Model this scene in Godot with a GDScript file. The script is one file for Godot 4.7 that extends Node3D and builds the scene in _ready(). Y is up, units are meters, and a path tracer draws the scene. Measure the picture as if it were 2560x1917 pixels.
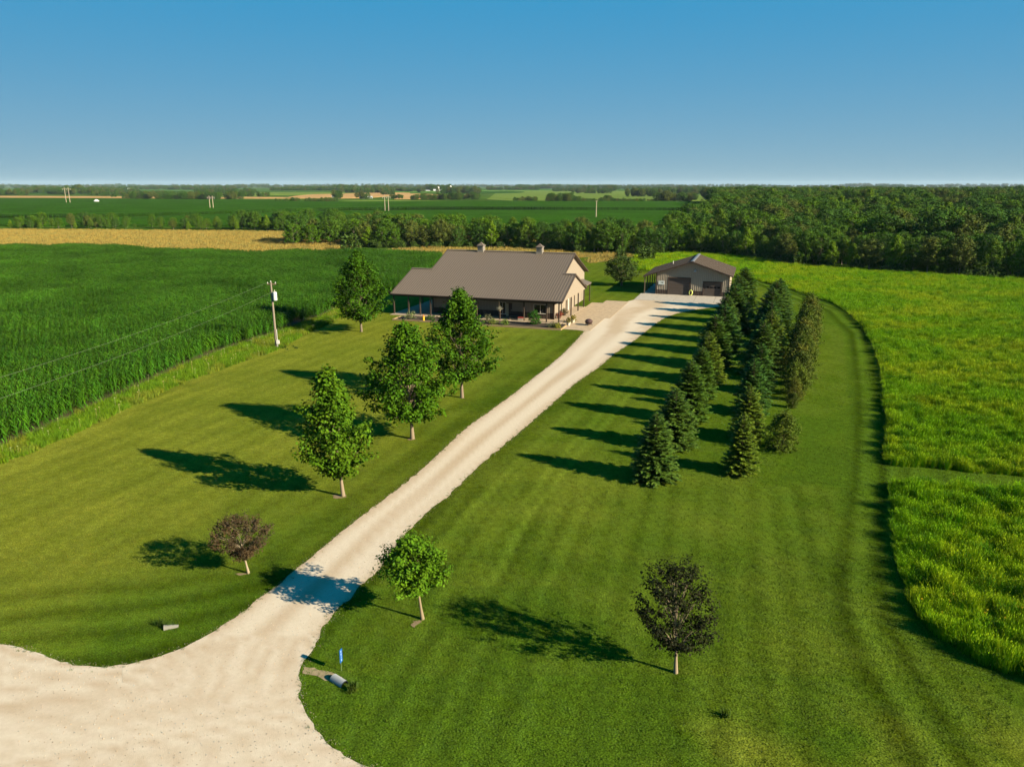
extends Node3D
# A farmhouse and workshop among corn and hay fields, seen from about 18 m up on a clear evening.

const CORD := ["first", "second", "third", "fourth", "fifth", "sixth", "seventh", "eighth", "ninth", "tenth", "eleventh", "twelfth", "thirteenth", "fourteenth", "fifteenth"]
const HOUSE_AT := Vector3(6.72, 0, -98.25)
const HOUSE_TURN := -18.0
const BASE := 0.6      # all base colours below are written for a paler print; this brings them to real values

# ---------------------------------------------------------------- mesh collector
class B:
	var v := PackedVector3Array()
	var n := PackedVector3Array()
	var c := PackedColorArray()
	var u := PackedVector2Array()
	var ix := PackedInt32Array()
	var col := Color.WHITE
	func vert(p: Vector3, nn: Vector3) -> int:
		v.append(p); n.append(nn); c.append(col); u.append(Vector2(p.x, p.z))
		return v.size() - 1
	func tri(a: Vector3, b: Vector3, d: Vector3) -> void:   # counter-clockwise from outside
		var nn := (b - a).cross(d - a).normalized()
		var i := vert(a, nn); vert(b, nn); vert(d, nn)
		ix.append(i); ix.append(i + 2); ix.append(i + 1)
	func quad(a: Vector3, b: Vector3, d: Vector3, e: Vector3) -> void:
		var nn := (b - a).cross(d - a)
		if nn.length_squared() < 1e-12: nn = (d - a).cross(e - a)
		nn = nn.normalized()
		var i := vert(a, nn); vert(b, nn); vert(d, nn); vert(e, nn)
		ix.append_array([i, i + 2, i + 1, i, i + 3, i + 2])
	func box(at: Vector3, size: Vector3, bs := Basis.IDENTITY) -> void:
		var h := size / 2
		var p := []
		for k in 8:
			p.append(at + bs * Vector3(h.x if k & 1 else -h.x, h.y if k & 2 else -h.y, h.z if k & 4 else -h.z))
		quad(p[4], p[5], p[7], p[6]); quad(p[1], p[0], p[2], p[3]); quad(p[5], p[1], p[3], p[7])
		quad(p[0], p[4], p[6], p[2]); quad(p[6], p[7], p[3], p[2]); quad(p[0], p[1], p[5], p[4])
	func span(lo: Vector3, hi: Vector3) -> void:
		box((lo + hi) / 2, (hi - lo).abs())
	func beam(a: Vector3, b: Vector3, w: float, h: float) -> void:   # a bar from a to b
		var z := (b - a).normalized()
		var x := Vector3.UP.cross(z)
		if x.length() < 0.01: x = Vector3.RIGHT
		x = x.normalized()
		box((a + b) / 2, Vector3(w, h, a.distance_to(b)), Basis(x, z.cross(x), z))
	func tube(pts: Array, rad: Array, sides := 6, cap := true) -> void:
		var rows := []
		for k in pts.size():
			var d: Vector3 = (pts[min(k + 1, pts.size() - 1)] - pts[max(k - 1, 0)]).normalized()
			var x := d.cross(Vector3(0.31, 0.11, 0.94)).normalized()
			var y := d.cross(x)
			var row := []
			for s in sides:
				var a := TAU * s / sides
				var o := x * cos(a) + y * sin(a)
				row.append(vert(pts[k] + o * rad[k], o))
			rows.append(row)
		for k in pts.size() - 1:
			for s in sides:
				var t := (s + 1) % sides
				ix.append_array([rows[k][s], rows[k + 1][t], rows[k][t], rows[k][s], rows[k + 1][s], rows[k + 1][t]])
		if cap:
			for e in [0, pts.size() - 1]:
				var d2: Vector3 = (pts[1] - pts[0]).normalized() * (-1.0 if e == 0 else 1.0)
				var m := vert(pts[e], d2)
				var ring := []
				for s in sides: ring.append(vert(v[rows[e][s]], d2))
				for s in sides:
					if e == 0: ix.append_array([m, ring[(s + 1) % sides], ring[s]])
					else: ix.append_array([m, ring[s], ring[(s + 1) % sides]])
	func lathe(at: Vector3, prof: Array, sides := 16) -> void:   # prof: [radius, height] from below
		for k in prof.size() - 1:
			var a: Array = prof[k]
			var b: Array = prof[k + 1]
			for s in sides:
				var p := Vector3(cos(TAU * s / sides), 0, -sin(TAU * s / sides))
				var q := Vector3(cos(TAU * (s + 1) / sides), 0, -sin(TAU * (s + 1) / sides))
				quad(at + p * a[0] + Vector3.UP * a[1], at + q * a[0] + Vector3.UP * a[1], at + q * b[0] + Vector3.UP * b[1], at + p * b[0] + Vector3.UP * b[1])
	func leaf(p: Vector3, along: Vector3, nn: Vector3, l: float, w: float) -> void:
		var s := along.cross(nn).normalized() * w
		var i := v.size()
		v.append(p); v.append(p + along * l * 0.45 + s - nn * l * 0.06); v.append(p + along * l - nn * l * 0.12); v.append(p + along * l * 0.45 - s - nn * l * 0.06)
		for k in 4:
			n.append(nn); c.append(col); u.append(Vector2.ZERO)
		ix.append_array([i, i + 2, i + 1, i, i + 3, i + 2])
	func mesh() -> ArrayMesh:
		var a := []
		a.resize(Mesh.ARRAY_MAX)
		a[Mesh.ARRAY_VERTEX] = v; a[Mesh.ARRAY_NORMAL] = n; a[Mesh.ARRAY_COLOR] = c; a[Mesh.ARRAY_TEX_UV] = u; a[Mesh.ARRAY_TEX_UV2] = u; a[Mesh.ARRAY_INDEX] = ix
		var m := ArrayMesh.new()
		m.add_surface_from_arrays(Mesh.PRIMITIVE_TRIANGLES, a)
		return m

# ---------------------------------------------------------------- scene helpers
var names := {}
func numbered(called: String) -> String:
	names[called] = names.get(called, -1) + 1
	return called if names[called] == 0 else "%s_%03d" % [called, names[called]]

func put(called: String, m: Mesh, material: Material, parent: Node = self) -> MeshInstance3D:
	var o := MeshInstance3D.new()
	o.name = numbered(called) if parent == self else called
	o.mesh = m
	o.material_override = material
	parent.add_child(o, true)
	return o

func part(called: String, b: B, material: Material, parent: Node) -> MeshInstance3D:
	return put(called, b.mesh(), material, parent)

func tag(o: Node, label: String, category: String, group := "") -> Node:
	o.set_meta("label", label); o.set_meta("category", category)
	if group: o.set_meta("group", group)
	return o

func thing(called: String, label: String, category: String, at := Vector3.ZERO, turn := 0.0, group := "") -> Node3D:
	var o := Node3D.new()
	o.name = numbered(called)
	add_child(o)
	o.position = at
	o.rotation_degrees.y = turn
	tag(o, label, category, group)
	return o

func copy_of(src: Node3D, called: String, label: String, at: Vector3, turn: float, size: Vector3, group := "") -> Node3D:
	var o: Node3D = src.duplicate()
	o.name = numbered(called)
	add_child(o)
	o.position = at; o.rotation_degrees = Vector3(0, turn, 0); o.scale = size
	o.set_meta("label", label)
	if group: o.set_meta("group", group)
	return o

func structure(o: Node) -> Node:
	o.set_meta("kind", "structure")
	return o

func stuff(o: Node, label: String, category: String) -> Node:
	o.set_meta("kind", "stuff")
	return tag(o, label, category)

func scattered(called: String, m: Mesh, material: Material, spots: Array, tints := PackedColorArray(), parent: Node = self) -> MultiMeshInstance3D:
	var mm := MultiMesh.new()
	mm.transform_format = MultiMesh.TRANSFORM_3D
	mm.use_colors = tints.size() > 0
	mm.mesh = m
	mm.instance_count = spots.size()
	for i in spots.size():
		var t: Transform3D = spots[i]
		mm.set_instance_transform(i, t)
	if tints.size():
		for i in spots.size():
			mm.set_instance_color(i, tints[i])
	var o := MultiMeshInstance3D.new()
	o.name = numbered(called) if parent == self else called
	o.multimesh = mm
	o.material_override = material
	parent.add_child(o, true)
	return o

func lin(r: float, g: float, b: float) -> Color:
	return Color(r, g, b).linear_to_srgb()

func mat(c: Color, rough := 0.8, vertex := false) -> StandardMaterial3D:   # c: linear base colour
	var m := StandardMaterial3D.new()
	m.albedo_color = Color(c.r * BASE, c.g * BASE, c.b * BASE).linear_to_srgb()
	m.roughness = rough
	m.vertex_color_use_as_albedo = vertex
	m.metallic_specular = 0.35
	m.cull_mode = BaseMaterial3D.CULL_DISABLED
	return m

func leafy(back: Color) -> StandardMaterial3D:
	var m := mat(Color.WHITE, 0.62, true)
	m.metallic_specular = 0.12
	m.backlight_enabled = true
	m.backlight = back
	return m

func dull(m: StandardMaterial3D) -> StandardMaterial3D:   # soil, crops and turf have no sheen even at a flat angle
	m.specular_mode = BaseMaterial3D.SPECULAR_DISABLED
	return m

func noise(sd: int, freq: float, oct := 3) -> FastNoiseLite:
	var f := FastNoiseLite.new()
	f.seed = sd
	f.noise_type = FastNoiseLite.TYPE_SIMPLEX_SMOOTH
	f.frequency = freq
	f.fractal_octaves = oct
	return f

func grain(sd: int, freq: float, lo: float, hi: float, oct := 4, size := 512) -> NoiseTexture2D:   # a grey pattern between two linear values
	var t := NoiseTexture2D.new()
	t.width = size; t.height = size
	t.seamless = true
	t.noise = noise(sd, freq, oct)
	var g := Gradient.new()
	g.set_color(0, lin(lo, lo, lo)); g.set_color(1, lin(hi, hi, hi))
	g.set_offset(0, 0.2); g.set_offset(1, 0.8)
	t.color_ramp = g
	return t

func layered(m: StandardMaterial3D, fine: Texture2D, fine_m: float, coarse: Texture2D, coarse_m: float, tri := false) -> StandardMaterial3D:
	m.albedo_texture = fine
	m.uv1_scale = Vector3.ONE / fine_m
	m.uv1_triplanar = tri; m.uv1_world_triplanar = tri
	if coarse:
		m.detail_enabled = true
		m.detail_blend_mode = BaseMaterial3D.BLEND_MODE_MUL
		m.detail_uv_layer = BaseMaterial3D.DETAIL_UV_2
		m.detail_albedo = coarse
		m.uv2_scale = Vector3.ONE / coarse_m
		m.uv2_triplanar = tri; m.uv2_world_triplanar = tri
	return m

func xz(a: Array) -> PackedVector2Array:
	var o := PackedVector2Array()
	for i in a.size() / 2: o.append(Vector2(a[2 * i], a[2 * i + 1]))
	return o

func smooth_line(p: PackedVector2Array, step := 0.4) -> PackedVector2Array:   # Catmull-Rom through an open line
	var o := PackedVector2Array()
	for i in p.size() - 1:
		var a := p[max(i - 1, 0)]
		var d := p[min(i + 2, p.size() - 1)]
		var k: int = max(1, int(p[i].distance_to(p[i + 1]) / step))
		for j in k: o.append(p[i].cubic_interpolate(p[i + 1], a, d, float(j) / k))
	o.append(p[-1])
	return o

func ragged(p: PackedVector2Array, amp: float, sd: int, freq := 0.6) -> PackedVector2Array:
	var f := noise(sd, freq, 3)
	var o := PackedVector2Array()
	for q in p:
		o.append(q + Vector2(f.get_noise_2d(q.x, q.y), f.get_noise_2d(q.x + 71, q.y - 33)) * amp * 1.6)
	return o

func flat(p: PackedVector2Array, y: float, tint := Color.WHITE) -> B:   # one level sheet
	var b := B.new()
	b.col = tint
	var t := Geometry2D.triangulate_polygon(p)
	if t.is_empty():     # an outline that crosses itself: cut it from small squares instead
		var lo := p[0]
		var hi := p[0]
		for q in p: lo = lo.min(q); hi = hi.max(q)
		return sheet(p, maxf((hi - lo).length() / 160.0, 0.1), y, func(_q): return tint)
	for q in p: b.vert(Vector3(q.x, y, q.y), Vector3.UP)
	for i in t.size() / 3:
		var p0 := p[t[3 * i]]
		var turn := (p[t[3 * i + 1]] - p0).cross(p[t[3 * i + 2]] - p0)
		if turn > 0: b.ix.append_array([t[3 * i], t[3 * i + 1], t[3 * i + 2]])
		else: b.ix.append_array([t[3 * i], t[3 * i + 2], t[3 * i + 1]])
	return b

func sheet(p: PackedVector2Array, cell: float, y: float, tint: Callable) -> B:   # a level sheet of small squares cut to the outline, coloured point by point
	var b := B.new()
	var lo := p[0]
	var hi := p[0]
	for q in p: lo = lo.min(q); hi = hi.max(q)
	var nx := int((hi.x - lo.x) / cell) + 2
	var nz := int((hi.y - lo.y) / cell) + 2
	var inside := PackedByteArray(); inside.resize(nx * nz)
	var idx := PackedInt32Array(); idx.resize(nx * nz); idx.fill(-1)
	for j in nz:
		for i in nx:
			inside[j * nx + i] = 1 if Geometry2D.is_point_in_polygon(lo + Vector2(i, j) * cell, p) else 0
	for j in nz - 1:
		for i in nx - 1:
			var ks := [j * nx + i, j * nx + i + 1, (j + 1) * nx + i + 1, (j + 1) * nx + i]
			var sum := inside[ks[0]] + inside[ks[1]] + inside[ks[2]] + inside[ks[3]]
			if sum == 0: continue
			var ring := []
			for k in 4:
				var a: int = ks[k]
				var e: int = ks[(k + 1) % 4]
				var pa := lo + Vector2(a % nx, a / nx) * cell
				var pe := lo + Vector2(e % nx, e / nx) * cell
				if inside[a]:
					if idx[a] < 0:
						b.col = tint.call(pa)
						idx[a] = b.vert(Vector3(pa.x, y, pa.y), Vector3.UP)
					ring.append(idx[a])
				if inside[a] != inside[e]:
					var s := pa if inside[a] else pe
					var t := pe if inside[a] else pa
					for it in 6:
						var m := (s + t) / 2
						if Geometry2D.is_point_in_polygon(m, p): s = m
						else: t = m
					b.col = tint.call(s)
					ring.append(b.vert(Vector3(s.x, y, s.y), Vector3.UP))
			for k in range(1, ring.size() - 1):
				b.ix.append_array([ring[0], ring[k], ring[k + 1]])
	return b

# ribbed sheet metal: pans with a raised rib every step, between bottom(x) and top(x) measured along up
func ribbed(b: B, o: Vector3, along: Vector3, up: Vector3, out: Vector3, x0: float, x1: float, bottom: Callable, top: Callable, step := 0.36, high := 0.045, wide := 0.08) -> void:
	var k := int(round((x1 - x0) / step))
	var st: float = (x1 - x0) / maxi(k, 1)
	var flip := along.cross(up).dot(out) < 0
	for i in maxi(k, 1):
		var a: float = x0 + i * st
		var xs := [a, a + st - wide, a + st - wide * 0.75, a + st - wide * 0.25, a + st]
		var hs := [0.0, 0.0, high, high, 0.0]
		for s in 4:
			var p: Vector3 = o + along * xs[s] + out * hs[s]
			var q: Vector3 = o + along * xs[s + 1] + out * hs[s + 1]
			var p0: Vector3 = p + up * bottom.call(xs[s])
			var q0: Vector3 = q + up * bottom.call(xs[s + 1])
			var q1: Vector3 = q + up * top.call(xs[s + 1])
			var p1: Vector3 = p + up * top.call(xs[s])
			if flip: b.quad(q0, p0, p1, q1)
			else: b.quad(p0, q0, q1, p1)

func at_height(h: float) -> Callable:
	return func(_x): return h

# ---------------------------------------------------------------- plants
func varied(r: RandomNumberGenerator, c: Color, amount: float) -> Color:
	var k := 1.0 + r.randf_range(-amount, amount)
	var w := r.randf_range(-amount, amount) * 0.5
	return Color(maxf(c.r * k * (1 + w), 0), maxf(c.g * k, 0), maxf(c.b * k * (1 - w), 0))

func crown_width(kind: String, t: float) -> float:
	match kind:
		"maple": return pow(sin(PI * pow(t, 0.62)), 0.75) * (1.0 if t < 0.5 else lerpf(1.0, 0.72, (t - 0.5) * 2))
		"upright": return pow(sin(PI * pow(clampf(t, 0.02, 1.0), 0.55)), 0.9) * lerpf(1.05, 0.62, t)
		"vase": return clampf(0.25 + 1.5 * t, 0, 1) * pow(1.0 - pow(t, 4.0), 0.5)
		"bush": return pow(1.0 - pow(t, 2.2), 0.5) * (0.85 + 0.3 * t)
		"column": return pow(1.0 - pow(t, 3.0), 0.6)
	return sqrt(maxf(0.0, 1.0 - pow(2 * t - 1, 2)))

# p: h, r, base, kind, clumps, clump, leaves, size, col, trunk, lean, spread
func broadleaf(sd: int, p: Dictionary) -> Array:
	var r := RandomNumberGenerator.new()
	r.seed = sd
	var w := B.new()
	var c := B.new()
	var h: float = p.h
	var cb: float = p.base
	var ch := h - cb
	var tr: float = p.trunk
	var lean: Vector3 = p.get("lean", Vector3.ZERO)
	var line := []
	var rads := []
	for k in 7:
		var t := k / 6.0
		line.append(Vector3(sin(t * 5 + sd) * 0.06 * t * h * 0.2, t * h * 0.86, cos(t * 4 + sd * 2) * 0.05 * t * h * 0.2) + lean * t)
		rads.append(tr * (1.25 if k == 0 else lerpf(1.0, 0.12, pow(t, 0.8))))
	w.col = p.get("bark", Color(0.16, 0.125, 0.085))
	w.tube(line, rads, 7)
	var lobes := noise(sd + 5, 0.9, 2)
	for i in int(p.clumps):
		var t := clampf((i + r.randf()) / p.clumps, 0.0, 1.0)
		var ang := i * 2.39996 + r.randf_range(-0.5, 0.5)
		var wide: float = p.r * crown_width(p.kind, t)
		wide *= 1.0 + float(p.get("lobes", 0.6)) * lobes.get_noise_2d(cos(ang) * 1.7 + t * 2.5, sin(ang) * 1.7)
		if lobes.get_noise_2d(cos(ang) * 1.3 - 9.0 + t * 4.0, sin(ang) * 1.3 + t * 3.0) < float(p.get("gaps", -2.0)): continue
		var rad := wide * sqrt(r.randf_range(0.1, 1.0))
		var axis: Vector3 = line[6] * 0.0 + lean * (cb + t * ch) / h
		var d := Vector3(cos(ang), 0, sin(ang))
		var at := axis + d * rad + Vector3.UP * (cb + t * ch * 0.97 + r.randf_range(-0.1, 0.1))
		var y0 := maxf(cb * 0.85, at.y - rad * float(p.get("rise", 1.0)) - 0.2)
		var from := lean * y0 / h + Vector3.UP * y0
		if i % 2 == 0 and rad < p.r * 0.8:
			w.tube([from, from.lerp(at, 0.5) + Vector3.UP * rad * 0.08, at], [tr * 0.32 * (1.15 - t), tr * 0.18, tr * 0.05], 4, false)
		var reach := (at - from).normalized() if at.distance_to(from) > 0.05 else Vector3.UP
		var cr: float = p.clump * r.randf_range(0.65, 1.25)
		var tone := varied(r, p.col, 0.16)
		for k in int(p.leaves):
			var q := Vector3(r.randfn(), r.randfn(), r.randfn()).normalized()
			var off := q * cr * pow(r.randf(), 0.45)
			off.y *= 0.72
			off += reach * off.dot(reach) * float(p.get("spread", 0.5))
			var nn := (q * 0.7 + Vector3(0, 0.65, 0) + Vector3(r.randfn(), r.randfn(), r.randfn()) * 0.42).normalized()
			var al := nn.cross(Vector3(r.randfn(), r.randfn(), r.randfn())).normalized()
			al = (al + Vector3.DOWN * 0.3 + reach * 0.35).normalized()
			var l: float = p.size * r.randf_range(0.7, 1.3)
			c.col = varied(r, tone, 0.2)
			c.leaf(at + off, al, nn, l, l * 0.36)
	return [w.mesh(), c.mesh()]

func spruce(sd: int, h: float, rad: float, col: Color, tip: Color) -> Array:
	var r := RandomNumberGenerator.new()
	r.seed = sd
	var w := B.new()
	var c := B.new()
	w.col = Color(0.11, 0.085, 0.06)
	w.tube([Vector3.ZERO, Vector3(0, h * 0.5, 0), Vector3(0, h * 0.93, 0)], [h * 0.024, h * 0.011, 0.006], 6)
	var levels := int(h * 6.6)
	for i in levels:
		var t := (i + 0.3) / levels
		var y := 0.18 + t * (h - 0.22)
		var reach := rad * pow(1.0 - t, 0.62) * (0.75 + 0.25 * minf(1.0, t * 9 + 0.3)) + 0.07
		var nb := int(lerpf(13, 5, t))
		for k in nb:
			var a := TAU * (k + r.randf_range(-0.35, 0.35)) / nb + i * 1.1
			var len := reach * r.randf_range(0.72, 1.16)
			var up := lerpf(-0.12, 0.75, pow(t, 1.6)) + r.randf_range(-0.12, 0.12)
			var d := Vector3(cos(a), up, sin(a)).normalized()
			var side := d.cross(Vector3.UP).normalized()
			if k % 2 == 0:
				w.tube([Vector3(0, y, 0), Vector3(0, y, 0) + d * len * 0.9], [0.018, 0.006], 3, false)
			var ns: int = max(4, int(len / 0.055))
			var tone := varied(r, col, 0.18)
			for s in ns:
				var f := (s + r.randf()) / ns
				if f < 0.12 and len > 0.5: continue
				var at := Vector3(0, y, 0) + d * len * f + Vector3.UP * (0.10 * len * f * f) + Vector3(0, r.randf_range(-0.03, 0.03), 0)
				for sg in [-1.0, 1.0]:
					var o: Vector3 = (d * 0.75 + side * sg * r.randf_range(0.35, 1.0) + Vector3.UP * r.randf_range(-0.25, 0.3)).normalized()
					var l := lerpf(0.34, 0.2, f) * r.randf_range(0.75, 1.25) * clampf(len * 1.6, 0.55, 1.25)
					var nn: Vector3 = (Vector3.UP + o * r.randf_range(-0.3, 0.4) + side * r.randf_range(-0.5, 0.5)).normalized()
					c.col = varied(r, tone.lerp(tip, 0.75 if f > 0.8 else 0.15), 0.2)
					c.leaf(at, o, nn, l, l * 0.24)
	for k in 10:
		c.col = varied(r, tip, 0.15)
		var a2 := k * 2.4
		c.leaf(Vector3(0, h - 0.28 + k * 0.022, 0), Vector3(cos(a2) * 0.4, 1, sin(a2) * 0.4).normalized(), Vector3(cos(a2), -0.2, sin(a2)).normalized(), 0.24, 0.04)
	return [w.mesh(), c.mesh()]

func grass_clump(sd: int, blades: int, spread: float, high: float, wide: float, seeds: float) -> Mesh:
	var r := RandomNumberGenerator.new()
	r.seed = sd
	var b := B.new()
	for i in blades:
		var a := r.randf() * TAU
		var p := Vector3(cos(a), 0, sin(a)) * spread * sqrt(r.randf())
		var h := high * r.randf_range(0.55, 1.15)
		var ln := Vector3(r.randfn(), 0, r.randfn()) * 0.28 * h + Vector3(p.x, 0, p.z) * 0.4
		var s := Vector3(-sin(a + 0.7), 0, cos(a + 0.7)) * wide * r.randf_range(0.7, 1.3)
		var m := p + Vector3.UP * h * 0.6 + ln * 0.35
		var e := p + Vector3.UP * h + ln
		var k := r.randf_range(0.8, 1.2)
		b.col = Color(k, k, k)
		if r.randf() < 0.14: b.col = Color(1.5 * k, 1.05 * k, 1.6 * k)
		b.quad(p - s, p + s, m + s * 0.8, m - s * 0.8)
		b.tri(m - s * 0.8, m + s * 0.8, e)
		if r.randf() < seeds:
			b.col = Color(1.7 * k, 1.15 * k, 2.2 * k)
			b.leaf(e - Vector3.UP * 0.06, Vector3(ln.x, h, ln.z).normalized(), Vector3(-s.z, 0.2, s.x).normalized(), 0.16 * high, 0.018)
	return b.mesh()

func corn_row(sd: int) -> Mesh:   # one metre of a row
	var r := RandomNumberGenerator.new()
	r.seed = sd
	var b := B.new()
	for i in 6:
		var x := -0.5 + (i + r.randf_range(0.2, 0.8)) / 6.0
		var z := r.randf_range(-0.05, 0.05)
		var h := r.randf_range(1.85, 2.3)
		b.col = Color(0.055, 0.1, 0.018)
		b.tube([Vector3(x, 0, z), Vector3(x + r.randf_range(-0.05, 0.05), h, z)], [0.016, 0.007], 3, false)
		var a := r.randf() * PI
		for k in 10:
			var y := h * (0.22 + 0.074 * k) + r.randf_range(-0.04, 0.04)
			a += PI + r.randf_range(-0.5, 0.5)
			var d := Vector3(cos(a), 0, sin(a))
			var s := Vector3(-d.z, 0, d.x) * r.randf_range(0.032, 0.05)
			var l := r.randf_range(0.38, 0.6) * (1.0 if k < 8 else 0.75)
			b.col = varied(r, Color(0.038, 0.118, 0.008), 0.26)
			var p := Vector3(x, y, z)
			var m := p + d * l * 0.42 + Vector3.UP * l * 0.52
			var q := p + d * l * 0.85 + Vector3.UP * l * (0.42 if k > 6 else 0.22)
			var e := p + d * l * 1.15 - Vector3.UP * l * (0.0 if k > 6 else 0.25)
			b.quad(p - s * 0.7, p + s * 0.7, m + s, m - s)
			b.quad(m - s, m + s, q + s * 0.8, q - s * 0.8)
			b.tri(q - s * 0.8, q + s * 0.8, e)
	return b.mesh()

func scatter_in(p: PackedVector2Array, gap: float, r: RandomNumberGenerator) -> PackedVector2Array:
	var lo := p[0]
	var hi := p[0]
	for q in p: lo = lo.min(q); hi = hi.max(q)
	var o := PackedVector2Array()
	var z := lo.y
	while z < hi.y:
		var x := lo.x
		while x < hi.x:
			var q := Vector2(x + r.randf() * gap, z + r.randf() * gap)
			if Geometry2D.is_point_in_polygon(q, p): o.append(q)
			x += gap
		z += gap
	return o

func tuft_spots(pts: PackedVector2Array, y: float, s0: float, s1: float, r: RandomNumberGenerator) -> Array:
	var o := []
	o.resize(pts.size())
	for i in pts.size():
		var s := r.randf_range(s0, s1)
		o[i] = Transform3D(Basis(Vector3.UP, r.randf() * TAU).scaled(Vector3(s, s * r.randf_range(0.85, 1.15), s)), Vector3(pts[i].x, y, pts[i].y))
	return o

# ---------------------------------------------------------------- the place
var drive_left := xz([-15.09, -25.04, -14.15, -25.53, -13.18, -26.26, -12.35, -27.50, -11.78, -28.65, -11.37, -29.84, -10.78, -31.38, -10.34, -32.93, -9.67, -34.86, -8.96, -37.11, -8.12, -39.38, -7.18, -41.92, -6.15, -44.92, -5.01, -48.79, -3.70, -53.53, -2.09, -57.90, -0.22, -62.83, 1.98, -69.13, 4.65, -76.93, 7.35, -86.04, 9.23, -93.23])
var drive_right := xz([-7.79, -23.33, -8.11, -24.67, -8.13, -25.39, -7.96, -26.30, -7.97, -27.10, -7.83, -28.11, -7.58, -29.20, -7.22, -29.96, -7.03, -31.09, -6.62, -31.90, -6.25, -33.63, -5.67, -36.40, -4.66, -39.38, -3.54, -42.06, -2.30, -45.89, -0.83, -49.64, 0.50, -52.99, 2.03, -57.03, 3.78, -61.67, 5.81, -67.07, 8.68, -73.42, 11.52, -80.53, 14.67, -87.39, 17.53, -94.17, 20.78, -101.65, 24.61, -107.43, 29.73, -111.65, 34.2, -113.9])
var corn_edge := xz([-38.0, -38.0, -36.20, -49.64, -35.61, -54.09, -35.07, -59.60, -34.42, -66.24, -33.62, -74.42, -31.9, -83.45, -29.8, -90.22, -28.4, -98.11, -26.9, -104.27, -26.3, -112.0, -24.5, -119.0, -22.5, -124.5, -18.5, -131.0])
var lawn_edge := xz([-35.5, -38.0, -34.10, -46.48, -33.10, -49.92, -32.51, -54.88, -31.73, -60.69, -30.78, -67.74, -28.85, -74.42, -26.46, -82.21, -25.70, -91.10, -24.48, -98.11, -24.2, -106.0])
var meadow_far := xz([49.57, -121.12, 50.55, -116.20, 47.67, -101.65, 42.59, -86.04, 37.15, -72.45, 31.35, -59.60, 26.98, -50.41, 25.2, -46.7, 27.2, -46.0, 29.6, -45.2, 32.4, -44.5, 60, -38.5, 130, -36, 150, -135, 100.5, -145, 92.2, -148.6, 85.5, -153.3, 78.7, -159.2, 71.5, -165.6, 64, -173.5, 61.9, -186.8, 55, -197, 46.8, -202.4, 33, -196, 31.5, -188, 26, -184, 24, -166, 38, -158, 47, -146, 50, -132])
var meadow_near := xz([23.63, -43.15, 30.79, -41.50, 60, -34.5, 60, -10, 30, -15, 19.23, -24.12, 18.34, -24.95, 17.77, -26.14, 17.54, -27.43, 17.78, -29.20, 18.49, -31.60, 19.79, -34.86, 21.86, -39.38])
var track_line := xz([13.11, -17, 13.11, -19.84, 13.46, -22.34, 13.73, -24.67, 14.29, -27.77, 15.64, -31.60, 17.97, -36.44, 21.64, -43.52, 28.06, -57.03, 34.59, -72.45, 42.63, -91.70, 47.0, -109.51, 46.5, -122.0])

func across(line: PackedVector2Array, z: float) -> float:   # x of a line at that z
	for i in line.size() - 1:
		if z <= line[i].y and z >= line[i + 1].y:
			return lerpf(line[i].x, line[i + 1].x, (z - line[i].y) / minf(line[i + 1].y - line[i].y, -0.001))
	return line[0].x if z > line[0].y else line[-1].x

var road_outline: PackedVector2Array
var drive_outline: PackedVector2Array
var n_big := noise(11, 0.035, 3)
var n_mid := noise(12, 0.22, 3)
var n_small := noise(13, 1.3, 2)
var n_streak := noise(14, 0.5, 3)

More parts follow.
